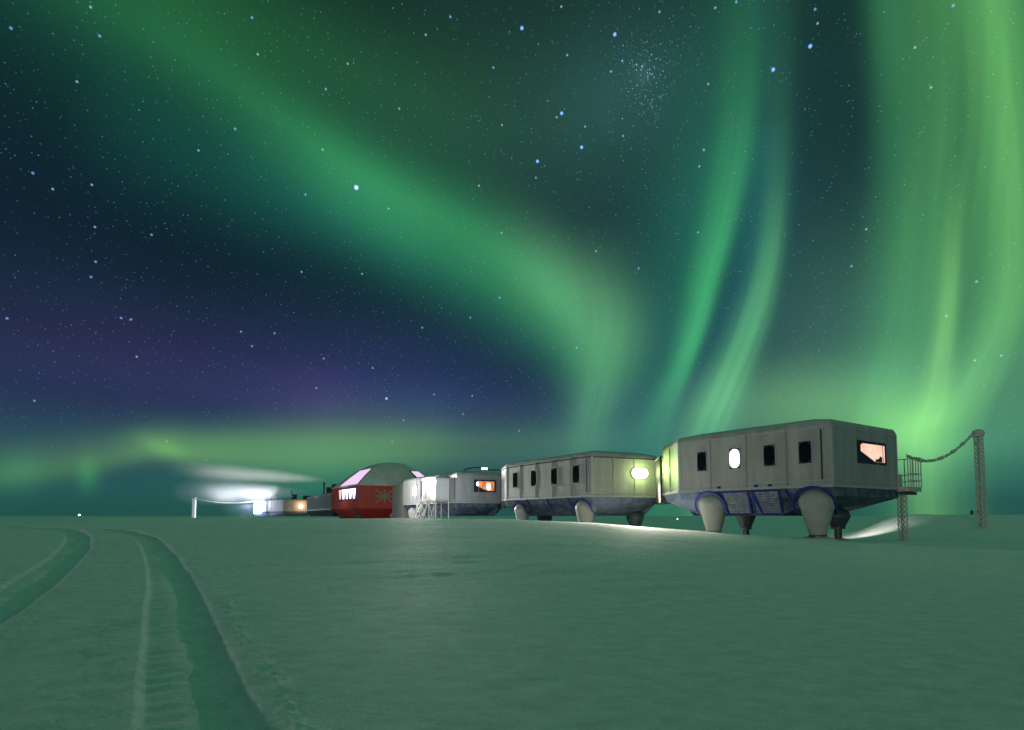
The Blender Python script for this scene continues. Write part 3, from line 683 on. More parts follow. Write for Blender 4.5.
# -- platform, lattice column, mast and cable at the right end ---------------------------
pf = empty('access_platform', (38.2, 48.9, gz(38.2, 48.9)), 'railed steel balcony on a thin lattice column at the right end of the nearest module', 'platform')
ux = Vector((.866, .5, 0)); uy = Vector((-.5, .866, 0)); o0 = Vector((34.35, 46.7, 0))
def pp_(a, b_, z_): return o0+ux*a+uy*b_+Vector((0, 0, z_))
dk = MB(); dk.rings([[pp_(a, b_, 3.75) for a, b_ in ((0, 0), (2.3, 0), (2.3, 3.2), (0, 3.2))], [pp_(a, b_, 4.15) for a, b_ in ((0, 0), (2.3, 0), (2.3, 3.2), (0, 3.2))]]); dk.build('deck', M['steel'], pf)
bm_ = MB(); bm_.bar(pp_(-.6, .5, 3.6), pp_(2.3, .5, 3.6), .25); bm_.bar(pp_(-.6, 2.7, 3.6), pp_(2.3, 2.7, 3.6), .25); bm_.build('beam', M['dark'], pf)
rl = MB()
for z_ in (4.7, 5.3, 6.75):
    for a, b_ in (((0, 0), (2.3, 0)), ((2.3, 0), (2.3, 3.2)), ((2.3, 3.2), (0, 3.2))): rl.tube([pp_(*a, z_), pp_(*b_, z_)], .045, 6)
for a, b_ in [(k_*.46, 0) for k_ in range(6)]+[(2.3, k_*.64) for k_ in range(1, 6)]+[(k_*.46, 3.2) for k_ in range(5)]: rl.tube([pp_(a, b_, 4.1), pp_(a, b_, 6.78)], .045, 6)
rl.build('railing', M['steel'], pf)
kb = MB(); kb.rings([[pp_(a, b_, 4.1) for a, b_ in ((0, 1.0), (1.2, 1.0), (1.2, 2.4), (0, 2.4))], [pp_(a, b_, 5.3) for a, b_ in ((0, 1.0), (1.2, 1.0), (1.2, 2.4), (0, 2.4))]]); kb.build('cabinet', M['steel'], pf)
def lattice(mb, cx, cy, z0, z1, w, n_, r=.05, rot=.3, w1=None):
    w1 = w1 or w; lv = []
    for k_ in range(n_+1):
        t = k_/n_; ww = w+(w1-w)*t
        lv.append([Vector((cx+ww/2*math.cos(rot+math.pi/4+q*math.pi/2)*1.414, cy+ww/2*math.sin(rot+math.pi/4+q*math.pi/2)*1.414, z0+(z1-z0)*t)) for q in range(4)])
    for q in range(4): mb.tube([lv[0][q], lv[-1][q]], r*1.5, 6)
    for k_ in range(n_):
        for q in range(4):
            q2 = (q+1) % 4
            mb.tube([lv[k_][q], lv[k_+1][q2]], r, 5); mb.tube([lv[k_][q2], lv[k_+1][q]], r, 5)
            mb.tube([lv[k_][q], lv[k_][q2]], r, 5)
pc_ = pp_(1.45, 1.2, 0)
mb = MB(); lattice(mb, pc_.x, pc_.y, gz(pc_.x, pc_.y)-.3, 3.6, .50, 10, .026); mb.build('lattice_column', M['steel'], pf)
MX, MY = 53.9, 62.0; mz = gz(MX, MY)
ms = empty('lattice_mast', (MX, MY, mz), 'tall frosted lattice mast standing alone at the right, cable hanging from its top', 'mast')
mb = MB(); lattice(mb, MX, MY, mz-.5, 10.9, .66, 22, .034, .2, .56); mb.build('lattice', M['steel'], ms)
mb = MB(); mb.lathe((MX, MY, 0), [(.45, 10.75), (.55, 10.9), (.6, 11.2), (.5, 11.45), (.2, 11.6)], 12); mb.build('pulley_head', M['steel'], ms, smooth=True)
mb = MB(); mb.bar((MX-1.0, MY-.35, 10.9), (MX+.5, MY+.1, 11.35), .14); mb.bar((MX-1.0, MY-.35, 10.9), (MX-.4, MY-.1, 9.9), .1); mb.build('bracket', M['steel'], ms)
# cable bundle
p0, p1 = pp_(.1, .1, 6.88), Vector((MX-.95, MY-.35, 11.0))
cb = MB()
def cat(t, sag): 
    p = p0.lerp(p1, t); p.z -= sag*4*t*(1-t)*(1.25-.5*t); return p
for j in range(3):
    pts = []
    for k_ in range(49):
        t = k_/48; p = cat(t, 1.35); ph = t*38+j*2.1
        pts.append(p+Vector((.11*math.cos(ph), .05*math.cos(ph), .11*math.sin(ph))))
    cb.tube(pts, .05, 6)
for k_ in range(14):
    t0_ = (k_+.5+.5*math.sin(k_*2.7))/14; p = cat(t0_, 1.35); q = cat(t0_+.012+.01*(k_ % 3), 1.35); cb.tube([p, q], (.10, .14, .19)[k_*7 % 3], 8)
for t_ in (0.62, .7, .78): pass
cbo = cb.build('service_cable', M['rope'], None); tag(cbo, 'knotted frosted cable sagging from the balcony railing up to the mast', 'cable')
# left mast and its cable
lx, ly = -160.0, 272.0
lm = empty('cable_post', (lx, ly, gz(lx, ly)), 'short pale post with a tilted cap, alone on the snow left of the station', 'post')
mb = MB(); mb.rings([[(lx+a, ly+b_, z_) for a, b_ in ((-.7, -.6), (.7, -.6), (.7, .6), (-.7, .6))] for z_ in (-.5, 10.0)]); mb.build('shaft', M['white'], lm)
mb = MB(); mb.bar((lx-1.3, ly, 9.9), (lx+1.1, ly, 10.9), 1.0, .35); mb.build('cap', M['white'], lm)
q0, q1 = Vector((lx+1.2, ly-.2, 10.3)), Vector((-124.5, 273.5, 10.2)); pts = []
for k_ in range(33):
    t = k_/32; p = q0.lerp(q1, t); p.z -= 2.3*4*t*(1-t)*.9; pts.append(p)
mb = MB(); mb.tube(pts, .16, 6); o_ = mb.build('overhead_cable', M['white'], None); tag(o_, 'long pale cable sagging between the short post and the floodlit far module', 'cable')
light('flood_light', 'SPOT', (-128, 268, 6.5), 60000, (.8, .86, 1), .3, target=(lx, ly, 6), spot=28, blend=.5, parent=m7)

# distant marker lamps and drums
def marker(x, y, h_, label, sz):
    z_ = gz(x, y); r_ = empty('marker_lamp', (x, y, z_), label, 'marker lamp', 'far marker lamps on the snow')
    mb = MB(); mb.tube([(x, y, z_-.2), (x, y, h_)], .10, 6); mb.build('pole', M['dark'], r_)
    mb = MB(); mb.lathe((x, y, 0), [(sz*.5, h_), (sz, h_+sz*.7), (sz, h_+sz*1.4), (sz*.4, h_+sz*2)], 12); mb.build('lantern', emit('marker_glow', (.95, .9, .8, 1), 5), r_, smooth=True)
marker(-320, 400, 1.7, 'tiny lone lamp shining on the far left horizon', .62)
marker(74, 242, .0, 'tiny white lamp far behind, seen beneath the gap between the two nearest modules', .25)
for x_, y_, l_ in ((62.6, 73.6, 'small dark drum on the snow mound left of the mast, the left of two'), (63.4, 73.6, 'small dark drum beside the lattice mast, the right of two')):
    z_ = gz(x_, y_); mb = MB(); mb.lathe((x_, y_, 0), [(.16, z_-.05), (.17, z_), (.16, z_+.18), (.17, z_+.19), (.16, z_+.36), (.17, z_+.37), (.16, z_+.52), (.12, z_+.54)], 14)
    d_ = mb.build('drum', M['dark'], None, smooth=True); tag(d_, l_, 'drum', 'two dark drums on the mound')
# lamp behind the nearest module that lights the snow mound
hs = MB(); hs.box((33.2, 54.3, 3.9), .5, .5, .35); ho = hs.build('rear_lamp', M['dark'], m1)
light('rear_light', 'SPOT', (33.8, 54.7, 3.6), 15000, (1, .95, .86), .25, target=(44.8, 67, -.4), spot=36, blend=1, parent=m1)

# ------------------------------------------------------------------ drifting exhaust plumes
def plume(name, tip, tail, r_y, r_z, dens, label, mat_col=(1, 1, 1, 1)):
    tip, tail = Vector(tip), Vector(tail); d = tail-tip; Lp = d.length; mid = (tip+tail)/2
    bm = bmesh.new(); bmesh.ops.create_icosphere(bm, subdivisions=4, radius=1)
    for v in bm.verts: v.co = Vector((v.co.x*Lp*.5, v.co.y*r_y, v.co.z*r_z))
    me_ = bpy.data.meshes.new(name); bm.to_mesh(me_); bm.free()
    o = bpy.data.objects.new(name, me_); COL.objects.link(o); o.location = mid
    o.rotation_euler = (0, -math.asin(d.z/Lp), math.atan2(d.y, d.x))
    m = bpy.data.materials.new(name); m.use_nodes = True; N_ = m.node_tree.nodes; L_ = m.node_tree.links; N_.clear()
    out = N_.new('ShaderNodeOutputMaterial'); pv = N_.new('ShaderNodeVolumePrincipled'); L_.new(pv.outputs[0], out.inputs['Volume'])
    pv.inputs['Color'].default_value = mat_col; pv.inputs['Anisotropy'].default_value = 0
    t = N_.new('ShaderNodeTexCoord'); 
    sp = N_.new('ShaderNodeSeparateXYZ'); L_.new(t.outputs['Object'], sp.inputs[0])
    def m_(op, a, b_=None, c_=None, cl=False):
        q = N_.new('ShaderNodeMath'); q.operation = op; q.use_clamp = cl
        for i_, v in enumerate((a, b_, c_)):
            if v is None: continue
            if isinstance(v, (int, float)): q.inputs[i_].default_value = v
            else: L_.new(v, q.inputs[i_])
        return q.outputs[0]
    # x in 0..1 from the stack (tip) to the tail
    x = m_('MULTIPLY_ADD', sp.outputs[0], 1/Lp, .5)
    wdt = m_('POWER', m_('MAXIMUM', x, .0005), .45)            # the plume widens downwind
    rad = m_('SQRT', m_('ADD', m_('POWER', m_('MULTIPLY', sp.outputs[1], 1/r_y), 2), m_('POWER', m_('MULTIPLY', sp.outputs[2], 1/r_z), 2)))
    body = m_('SUBTRACT', 1, m_('DIVIDE', rad, m_('MULTIPLY', wdt, .85)), cl=True)
    n = N_.new('ShaderNodeTexNoise'); n.inputs['Scale'].default_value = .12; n.inputs['Detail'].default_value = 2; L_.new(t.outputs['Object'], n.inputs[0])
    tail_f = m_('POWER', m_('SUBTRACT', 1, x, cl=True), .9)
    dn = m_('MULTIPLY', m_('MULTIPLY', m_('POWER', body, 1.3), tail_f), m_('MULTIPLY', m_('MULTIPLY_ADD', n.outputs[0], .5, .7), dens))
    L_.new(dn, pv.inputs['Density'])
    me_.materials.append(m); tag(o, label, 'exhaust plume', kind='stuff')
    m.volume_intersection_method = 'FAST' if hasattr(m, 'volume_intersection_method') else None
    return o
try:
    plume('exhaust_plume', (-64, 184, 13.9), (-122, 186, 18.2), 6, 5.6, .17, 'pale exhaust plume drifting left from the stack beside the red module, upper of two')
    plume('exhaust_plume', (-96, 257, 12.8), (-166, 262, 13.4), 8, 9.4, .30, 'brighter white exhaust plume drifting left above the farthest module, lower of two')
except Exception as e_: print('plume', e_)
light('plume_light', 'SPOT', (-104, 256, 9.9), 20000, (.93, .93, 1), .6, target=(-113, 257, 13.6), spot=125, blend=1, parent=m6)
light('plume_light', 'SPOT', (-122, 262, 1.5), 60000, (.93, .93, 1), .8, target=(-121, 258.5, 14), spot=115, blend=1, parent=m7)
light('plume_light', 'SPOT', (-136, 258, 1.5), 30000, (.93, .93, 1), .8, target=(-137, 258.5, 14), spot=120, blend=1, parent=m7)
for px_, en_ in ((-74, 22000), (-86, 30000), (-99, 36000)):
    light('plume_light', 'SPOT', (px_, 181, 1.5), en_, (1, .93, .96), .8, target=(px_-1, 185.5, 17), spot=100, blend=1, parent=m5)

bmf = bmesh.new(); bmesh.ops.create_icosphere(bmf, subdivisions=4, radius=1)  # thin volume added to spread the floodlight into a halo
mf = bpy.data.meshes.new('halo_volume'); bmf.to_mesh(mf); bmf.free()
of = bpy.data.objects.new('halo_volume', mf); COL.objects.link(of); of.location = (-133, 270, 5); of.scale = (14, 12, 12)
mm = bpy.data.materials.new('halo_volume'); mm.use_nodes = True; N_ = mm.node_tree.nodes; L_ = mm.node_tree.links; N_.clear()
oo = N_.new('ShaderNodeOutputMaterial'); pv = N_.new('ShaderNodeVolumePrincipled'); L_.new(pv.outputs[0], oo.inputs['Volume']); pv.inputs['Color'].default_value = (.9, .94, 1, 1)
tt = N_.new('ShaderNodeTexCoord'); vl = N_.new('ShaderNodeVectorMath'); vl.operation = 'LENGTH'; L_.new(tt.outputs['Object'], vl.inputs[0])
mr = N_.new('ShaderNodeMapRange'); mr.interpolation_type = 'SMOOTHSTEP'; mr.inputs[1].default_value = 0; mr.inputs[2].default_value = 1; mr.inputs[3].default_value = .0035; mr.inputs[4].default_value = 0
L_.new(vl.outputs['Value'], mr.inputs[0]); L_.new(mr.outputs[0], pv.inputs['Density']); mf.materials.append(mm)
tag(of, 'faint added halo volume round the floodlit far end of the station', 'ice fog', kind='stuff')

# ------------------------------------------------------------------ moonlight
sun = bpy.data.lights.new('moon', 'SUN'); sun.energy = .38; sun.angle = R(1.5); sun.color = (1, .90, .80)
so = bpy.data.objects.new('moon', sun); COL.objects.link(so)
MOON_AZ, MOON_EL = R(180+30), R(1.7)      # bearing clockwise from +Y, behind the camera on the left
md = Vector((math.sin(MOON_AZ)*math.cos(MOON_EL), math.cos(MOON_AZ)*math.cos(MOON_EL), math.sin(MOON_EL)))
so.rotation_euler = md.to_track_quat('Z', 'Y').to_euler(); so.location = (0, 0, 40)

# ------------------------------------------------------------------ night sky with aurora (all in azimuth / elevation)
W = bpy.data.worlds.new('World'); S_.world = W; W.use_nodes = True
nt_ = W.node_tree; WN = nt_.nodes; WL = nt_.links; WN.clear()
def node(t, **kw):
    n = WN.new(t)
    for a, v in kw.items(): setattr(n, a, v)
    return n
def setin(n, i_, v):
    if v is None: return
    if isinstance(v, (int, float)): n.inputs[i_].default_value = v
    elif isinstance(v, (tuple, list, Vector)): n.inputs[i_].default_value = v
    else: WL.new(v, n.inputs[i_])
def wm(op, a, b_=None, c_=None, clamp=False):
    n = node('ShaderNodeMath', operation=op); n.use_clamp = clamp
    for i_, v in enumerate((a, b_, c_)): setin(n, i_, v)
    return n.outputs[0]
def vm(op, a, b_=None, out=0):
    n = node('ShaderNodeVectorMath', operation=op); setin(n, 0, a)
    if b_ is not None: 
        if op == 'SCALE': setin(n, 3, b_)
        else: setin(n, 1, b_)
    return n.outputs[out]
tcw = node('ShaderNodeTexCoord'); DIR = vm('NORMALIZE', tcw.outputs['Generated'])
sep = node('ShaderNodeSeparateXYZ'); WL.new(DIR, sep.inputs[0])
AZ = wm('MULTIPLY', wm('ARCTAN2', sep.outputs[0], sep.outputs[1]), 180/math.pi)
EL = wm('MULTIPLY', wm('ARCSINE', sep.outputs[2]), 180/math.pi)
cmb = node('ShaderNodeCombineXYZ'); WL.new(AZ, cmb.inputs[0]); WL.new(EL, cmb.inputs[1]); AE = cmb.outputs[0]
def ae(x, y):
    """azimuth and elevation (degrees) of a point of the sky read off the photograph"""
    dx = x-512; vc = 485.8-y; Yw = 540*math.cos(PITCH)-vc*math.sin(PITCH); Zw = 540*math.sin(PITCH)+vc*math.cos(PITCH)
    return math.degrees(math.atan2(dx, Yw)), math.degrees(math.atan2(Zw, math.hypot(dx, Yw)))
def fcurve(inp, pts, lo, hi, vlo, vhi):
    n = node('ShaderNodeFloatCurve'); c = n.mapping.curves[0]
    pts = sorted(pts); P = [((a-lo)/(hi-lo), (v-vlo)/(vhi-vlo)) for a, v in pts]
    P = [p for p in P if -0.0001 <= p[0] <= 1.0001]
    c.points[0].location = P[0]; c.points[1].location = P[-1]
    for p in P[1:-1]: c.points.new(*p)
    n.mapping.extend = 'HORIZONTAL'; n.mapping.update()
    WL.new(wm('MULTIPLY_ADD', inp, 1/(hi-lo), -lo/(hi-lo)), n.inputs['Value'])
    return wm('MULTIPLY_ADD', n.outputs[0], vhi-vlo, vlo)
acc = [None]
def add_col(fac, col):
    c = vm('SCALE', col, fac)
    acc[0] = c if acc[0] is None else vm('ADD', acc[0], c)
def gauss(d2): return wm('POWER', 2.71828, wm('MULTIPLY', d2, -1))
def band(axis, pts, col, stripes=None, kr=1.0, kl=1.0, power=2.0):
    """pts: (x, y, width_px, brightness); a ribbon whose centre line, width and glow vary along it"""
    q = []
    for x, y, w_, b_ in pts:
        a, e = ae(x, y)
        if axis == 'el':
            a2, _ = ae(x+w_, y); q.append((e, a, abs(a2-a), b_))
        else:
            _, e2 = ae(x, y-w_); q.append((a, e, abs(e2-e), b_))
    inp, oth = (EL, AZ) if axis == 'el' else (AZ, EL)
    lo, hi = (0, 75) if axis == 'el' else (-75, 75)
    cen = fcurve(inp, [(a, b_) for a, b_, _, _ in q], lo, hi, -80, 80)
    wid = fcurve(inp, [(a, c_) for a, _, c_, _ in q], lo, hi, 0, 40)
    bri = wm('MAXIMUM', fcurve(inp, [(a, d_) for a, _, _, d_ in q], lo, hi, 0, 1), 0)
    d = wm('SUBTRACT', oth, cen)
    if kr != kl:
        pos = wm('GREATER_THAN', d, 0); k_ = wm('MULTIPLY_ADD', pos, 1/kr-1/kl, 1/kl); dn = wm('MULTIPLY', wm('DIVIDE', d, wid), k_)
    else: dn = wm('DIVIDE', d, wid)
    f = gauss(wm('POWER', wm('ABSOLUTE', dn), power))
    f = wm('MULTIPLY', f, bri)
    if stripes:
        sc_, amt, seed = stripes
        cv = node('ShaderNodeCombineXYZ'); WL.new(wm('MULTIPLY', d, sc_), cv.inputs[0]); WL.new(wm('MULTIPLY', inp, .018), cv.inputs[1]); cv.inputs[2].default_value = seed
        nn = node('ShaderNodeTexNoise'); nn.inputs['Scale'].default_value = 1; nn.inputs['Detail'].default_value = 2.5; WL.new(cv.outputs[0], nn.inputs[0])
        f = wm('MULTIPLY', f, wm('MULTIPLY_ADD', nn.outputs[0], amt*2, 1-amt))
    add_col(f, col)
def blob(x, y, sx, sy, rot, col, k=1.0):
    """soft glow; sx, sy in photo pixels at that place"""
    a, e = ae(x, y); a1, _ = ae(x+sx, y); _, e1 = ae(x, y-sy)
    mp = node('ShaderNodeMapping', vector_type='TEXTURE'); WL.new(AE, mp.inputs[0])
    mp.inputs['Location'].default_value = (a, e, 0); mp.inputs['Rotation'].default_value = (0, 0, R(rot)); mp.inputs['Scale'].default_value = (abs(a1-a), abs(e1-e), 1)
    l2 = vm('DOT_PRODUCT', mp.outputs[0], mp.outputs[0], out=1)
    add_col(wm('MULTIPLY', gauss(l2), k), col)
def c3(r, g, b_, k=1.0): return (lin(r)*k, lin(g)*k, lin(b_)*k)
# base: elevation gradient
rp = node('ShaderNodeValToRGB'); WL.new(wm('MULTIPLY', EL, 1/60.0, clamp=True), rp.inputs[0])
els = [(516, (34, 84, 76)), (490, (38, 86, 86)), (455, (42, 74, 90)), (400, (36, 52, 82)), (340, (23, 42, 62)), (250, (15, 36, 48)), (120, (14, 38, 42)), (0, (14, 40, 36))]
e_ = rp.color_ramp.elements
for k_, (y, c) in enumerate(els):
    pos = max(0, ae(230, y)[1]/60)
    el_ = e_[k_] if k_ < 2 else e_.new(pos)
    el_.position = pos; el_.color = rgb(*c)
rp.color_ramp.interpolation = 'EASE'
acc[0] = rp.outputs[0]
# right half more teal
blob(700, 250, 300, 330, 0, c3(30, 75, 80), .25)
blob(560, 120, 260, 180, 0, c3(44, 70, 56), .36)
blob(620, 90, 70, 60, 0, c3(45, 90, 95), .30)
# upper-left dim green
blob(190, -10, 300, 80, -8, c3(32, 92, 44), .60)
blob(150, 110, 190, 80, -20, c3(10, 66, 52), .22)
# purple and magenta haze of the high oxygen line
blob(230, 370, 240, 60, 0, c3(66, 28, 88), .15)
blob(318, 398, 46, 34, 0, c3(90, 18, 84), .13)
blob(120, 345, 150, 40, 0, c3(60, 26, 84), .12)
blob(390, 395, 120, 50, 0, c3(40, 55, 120), .28)
# A: main arc from the upper left, curling down above the station
band('az', [(-140,-120,70,.0),(0,-60,66,.10),(110,5,58,.18),(200,62,50,.26),(280,122,46,.38),(340,165,46,.56),(400,200,47,.62),(460,232,50,.61),(520,272,53,.58),(565,312,56,.50),(600,350,60,.24),(650,380,50,.04),(720,390,45,.0)],
     c3(54, 154, 86), stripes=(.22, .22, 3.1), kr=.85, kl=1.15, power=1.8)
band('az', [(60,110,60,.0),(200,160,55,.24),(340,215,46,.42),(440,270,42,.3),(520,320,40,.15),(600,380,40,.0)], c3(14, 92, 76), power=2)
blob(560, 285, 62, 38, -38, c3(96, 150, 100), .50)
blob(604, 335, 36, 66, 0, c3(84, 146, 96), .22)
# B: rays hanging from the arc's end
band('el', [(585,220,50,.0),(600,265,44,.12),(609,315,40,.32),(604,360,34,.46),(596,395,27,.46),(588,425,22,.30),(582,460,20,.12),(578,516,20,.03)], c3(92, 158, 96), stripes=(.85, .45, 7.7), power=2)
# C: narrow bright curtain
band('el', [(748,-60,26,.05),(748,0,22,.09),(747,60,20,.16),(741,140,18,.34),(728,210,16,.54),(710,280,14,.72),(697,330,12,.74),(683,370,11,.56),(667,408,14,.30),(655,440,18,.12)], c3(66, 172, 92), stripes=(.9, .40, 1.3), kr=.8, kl=1.4)
band('el', [(725,0,55,.10),(720,100,50,.22),(700,220,46,.36),(680,320,46,.34),(655,400,46,.28),(640,450,46,.15)], c3(26, 116, 84), kr=.75, kl=1.2)
# D: second curtain
band('el', [(785,-40,20,.03),(782,60,18,.06),(780,150,15,.12),(777,210,13,.28),(770,265,13,.52),(757,315,16,.66),(742,355,18,.70),(727,390,21,.70),(712,425,25,.56),(700,460,28,.3)], c3(92, 172, 96), stripes=(1.0, .45, 4.4), kr=.8, kl=1.25)
band('el', [(765,120,26,.10),(760,220,28,.30),(745,300,30,.25),(720,380,34,.2)], c3(20, 110, 110))
# E: broad right-hand curtain with folds
band('el', [(1000,-80,150,.58),(1000,0,144,.62),(1000,100,138,.66),(990,200,140,.66),(978,300,142,.64),(960,370,150,.62),(940,430,150,.50),(930,470,130,.20),(910,500,110,.02)], c3(80, 156, 84), stripes=(.5, .55, 9.2), kr=1.3, kl=.88, power=3.0)
band('el', [(885,-20,20,.34),(890,50,20,.32),(893,120,20,.26),(892,200,22,.20),(890,280,30,.16),(885,350,36,.12)], c3(60, 150, 90), stripes=(.5, .3, 5.2))
band('el', [(960,150,10,.0),(953,220,12,.20),(950,280,12,.42),(946,330,13,.52),(941,370,15,.44),(934,405,20,.36),(922,440,26,.26)], c3(124, 182, 92), stripes=(1.3, .45, 2.2), kr=.8, kl=1.1)
band('el', [(985,-30,30,.30),(1000,60,28,.40),(1010,150,26,.46),(1016,230,28,.46),(1012,300,30,.52),(994,350,32,.44),(965,395,34,.42),(935,430,36,.22)], c3(104, 172, 90), stripes=(.9, .45, 6.1))
# green glow low on the right, fading into teal at the edge
blob(905, 432, 50, 34, 30, c3(130, 196, 84), .46)
blob(810, 408, 120, 42, -4, c3(108, 172, 84), .58)
blob(835, 320, 90, 100, 0, c3(60, 104, 72), .55)
blob(600, 440, 90, 30, 0, c3(64, 120, 88), .35)
blob(960, 450, 70, 30, 0, c3(60, 140, 80), .22)
# F: low arc on the left horizon
band('az', [(-60,476,20,.26),(20,470,20,.28),(90,460,18,.34),(160,448,16,.56),(200,452,17,.62),(260,454,22,.56),(340,452,26,.58),(420,450,26,.44),(480,450,26,.22),(560,450,26,.12),(640,450,26,.0)], c3(104, 156, 54), stripes=(.4, .4, 8.8), kr=1.3, kl=.8)
blob(330, 475, 90, 26, 0, c3(40, 112, 62), .50)
blob(165, 448, 24, 9, -20, c3(110, 175, 70), .30)
blob(88, 474, 11, 16, 0, c3(60, 140, 60), .38)
blob(20, 470, 22, 22, 0, c3(30, 120, 60), .25)
# faint glow elsewhere round the sky, so the station is lit from all sides
def ramp01(v, a, b_):
    n = node('ShaderNodeMapRange', interpolation_type='SMOOTHSTEP'); WL.new(v, n.inputs[0]); n.inputs[1].default_value = a; n.inputs[2].default_value = b_; return n.outputs[0]
add_col(ramp01(EL, 46, 72), (.032, .218, .132))
add_col(ramp01(wm('ABSOLUTE', AZ), 62, 110), (.034, .062, .046))
# the bright curtain goes on past the right edge of the view
band('el', [(1400,-60,260,.8),(1400,200,260,1.0),(1350,400,240,.8),(1300,500,200,.3)], c3(130, 240, 150), power=2.5)
AUR = acc[0]
# patchy unevenness
nz = node('ShaderNodeTexNoise'); nz.inputs['Scale'].default_value = 2.2; nz.inputs['Detail'].default_value = 3; WL.new(DIR, nz.inputs[0])
AUR = vm('SCALE', AUR, wm('MULTIPLY_ADD', nz.outputs[0], .5, .74))
# stars
def starfield(scale, rad, col_lo, col_hi, stren, seed):
    v = node('ShaderNodeTexVoronoi'); v.inputs['Scale'].default_value = scale
    mp = node('ShaderNodeMapping'); mp.inputs['Location'].default_value = (seed, seed*.7, seed*.3); mp.inputs['Rotation'].default_value = (seed, seed*2, 0)
    WL.new(DIR, mp.inputs[0]); WL.new(mp.outputs[0], v.inputs['Vector'])
    cs = node('ShaderNodeSeparateColor'); WL.new(v.outputs['Color'], cs.inputs[0])
    k_ = wm('SUBTRACT', 1, wm('DIVIDE', v.outputs['Distance'], rad), clamp=True)
    mag = wm('MULTIPLY', wm('POWER', cs.outputs[0], 3.0), stren)
    mx = node('ShaderNodeMix', data_type='RGBA'); mx.inputs[6].default_value = col_lo; mx.inputs[7].default_value = col_hi
    WL.new(cs.outputs[1], mx.inputs[0])
    return vm('SCALE', mx.outputs[2], wm('MULTIPLY', wm('POWER', k_, .8), mag))
stars = vm('ADD', starfield(80, .075, (.35, .6, 1, 1), (.9, .95, .9, 1), .36, 1.3), starfield(200, .20, (.4, .65, 1, 1), (.7, .95, .95, 1), .30, 4.1))
A_ = [(28,72),(232,18),(255,92),(197,209),(602,330),(508,385),(645,45),(660,139),(782,498),(135,484),(84,443),(235,473),(388,601),(243,581),(834,228),(890,163),(826,383),(995,534),(245,670)]
B_ = [(541,17),(257,43),(194,89),(697,156),(556,141),(792,30),(935,20),(476,455),(389,320),(602,324),(668,183),(906,384),(699,348),(388,596),(630,643),(126,278),(330,475),(748,170),(917,215),(367,173),(529,300)]
C_ = [(268,15),(272,38),(87,243),(80,270),(78,377),(456,142),(492,9),(430,77),(327,432),(351,372),(530,457),(481,513),(140,3),(527,585),(570,577)]
D_ = [(927,61),(645,246),(810,353),(310,174),(335,178),(18,175),(350,273),(617,209),(703,213),(829,278),(954,302),(233,69),(772,56),(427,490),(528,537),(1004,491),(88,386)]
E_ = [(383,250),(185,327),(308,301),(58,430),(215,498),(137,564),(580,378),(433,591),(739,175),(313,501),(289,548)]
med = [(x/2.56, y/2.56) for x, y in A_]+[(350+x/2.56, y/2.56) for x, y in B_]+[(650+x/1.623, y/1.623) for x, y in C_]+[(x/2.56, 250+y/2.56) for x, y in D_]+[(350+x/2.56, 200+y/2.56) for x, y in E_]
big = [(356.3,187.5),(521.9,28.1),(614.8,34.4),(561.7,113.3),(581.6,147.3),(537.5,161.3),(810.2,46.2),(773.2,69.6),(386.5,398.5)]
def sdir(x, y):
    a, e = ae(x, y); a, e = R(a), R(e); return (math.sin(a)*math.cos(e), math.cos(a)*math.cos(e), math.sin(e))
def mind(lst):
    d = None
    for p in lst:
        q = vm('DISTANCE', DIR, sdir(*p), out=1); d = q if d is None else wm('MINIMUM', d, q)
    return d
for lst, rad, col, st in ((med[0::2], .0020, (.26, .52, 1), .75), (med[1::2], .0018, (.75, 1, .85), .5), (big[1:], .0028, (.20, .40, 1), 2.0), (big[:1], .0042, (.25, .42, 1), 2.2), (big[:1], .0020, (1, 1, 1), 3)):
    k_ = wm('SUBTRACT', 1, wm('DIVIDE', mind(lst), rad), clamp=True)
    stars = vm('ADD', stars, vm('SCALE', col, wm('MULTIPLY', wm('POWER', k_, .8), st)))
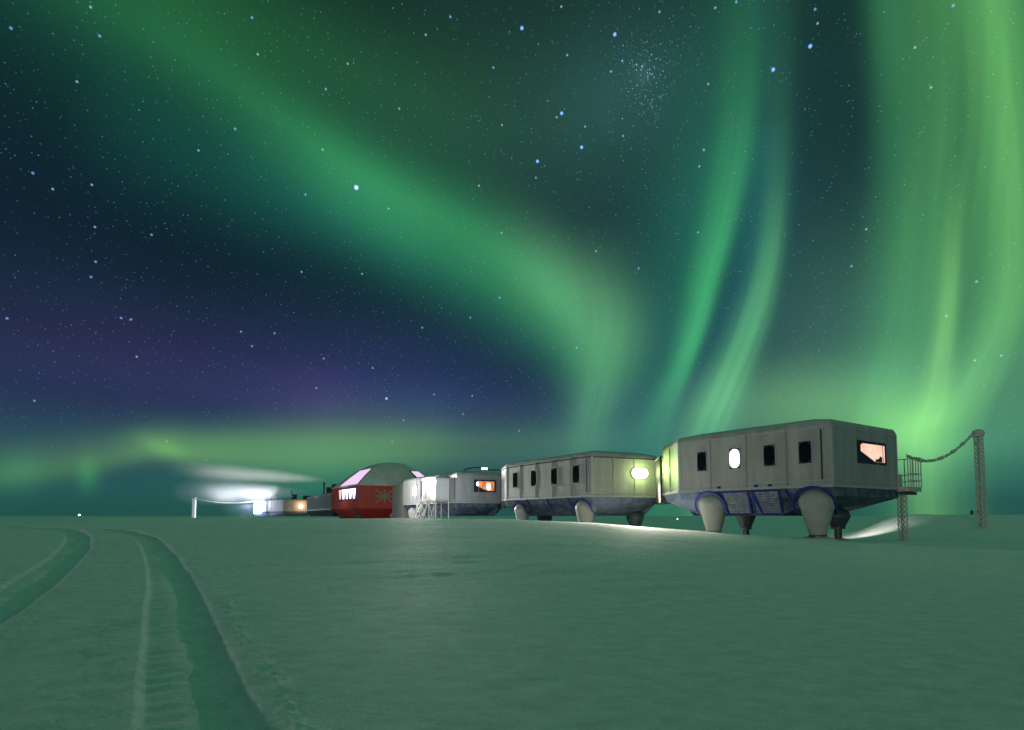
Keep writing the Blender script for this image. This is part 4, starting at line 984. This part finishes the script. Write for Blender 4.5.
# star clouds: many small points packed together, fading outwards
dense = starfield(330, .34, (.35, .6, 1, 1), (.8, .95, 1, 1), 1.3, 7.7)
dense2 = starfield(120, .11, (.35, .6, 1, 1), (.8, .95, 1, 1), .7, 9.1)
for (x, y, r_, fld, s_) in ((643, 70, 17, dense, .9), (648, 98, 12, dense, .6), (668, 55, 10, dense, .5), (474, 118, 7, dense, .5), (610, 70, 120, dense2, .9), (560, 150, 90, dense2, .7), (420, 400, 110, dense2, .8), (650, 60, 50, dense, .10)):
    q = wm('DIVIDE', vm('DISTANCE', DIR, sdir(x, y), out=1), r_/620)
    stars = vm('ADD', stars, vm('SCALE', fld, wm('MULTIPLY', gauss(wm('MULTIPLY', q, q)), s_)))
add_q = wm('DIVIDE', vm('DISTANCE', DIR, sdir(643, 74), out=1), 9/620)
stars = vm('ADD', stars, vm('SCALE', (.4, .6, 1), wm('MULTIPLY', gauss(wm('MULTIPLY', add_q, add_q)), .035)))
hor = wm('MULTIPLY', wm('SUBTRACT', EL, .5), .08, clamp=True)
stars = vm('SCALE', stars, hor)
skyc = vm('ADD', AUR, stars)
# the far snow's own tone below the horizon line (never seen, the ground covers it)
bg = node('ShaderNodeBackground'); WL.new(skyc, bg.inputs[0]); bg.inputs[1].default_value = 1.0
sk = node('ShaderNodeTexSky', sky_type='NISHITA'); sk.sun_disc = False; sk.sun_elevation = MOON_EL; sk.sun_rotation = MOON_AZ
bg2 = node('ShaderNodeBackground'); WL.new(sk.outputs[0], bg2.inputs[0]); bg2.inputs[1].default_value = .00006
ad = node('ShaderNodeAddShader'); WL.new(bg.outputs[0], ad.inputs[0]); WL.new(bg2.outputs[0], ad.inputs[1])
ow = node('ShaderNodeOutputWorld'); WL.new(ad.outputs[0], ow.inputs[0])
W.cycles.sampling_method = 'MANUAL'; W.cycles.sample_map_resolution = 256

# ------------------------------------------------------------------ render settings
vs = S_.view_settings; vs.view_transform = 'Standard'; vs.look = 'None'; vs.gamma = 1; vs.exposure = 0; vs.use_curve_mapping = False
S_.cycles.use_denoising = True
S_.cycles.max_bounces = 4; S_.cycles.diffuse_bounces = 3; S_.cycles.glossy_bounces = 2; S_.cycles.volume_bounces = 1
S_.cycles.sample_clamp_indirect = 3.0
S_.cycles.volume_step_rate = 2.0; S_.cycles.volume_max_steps = 128
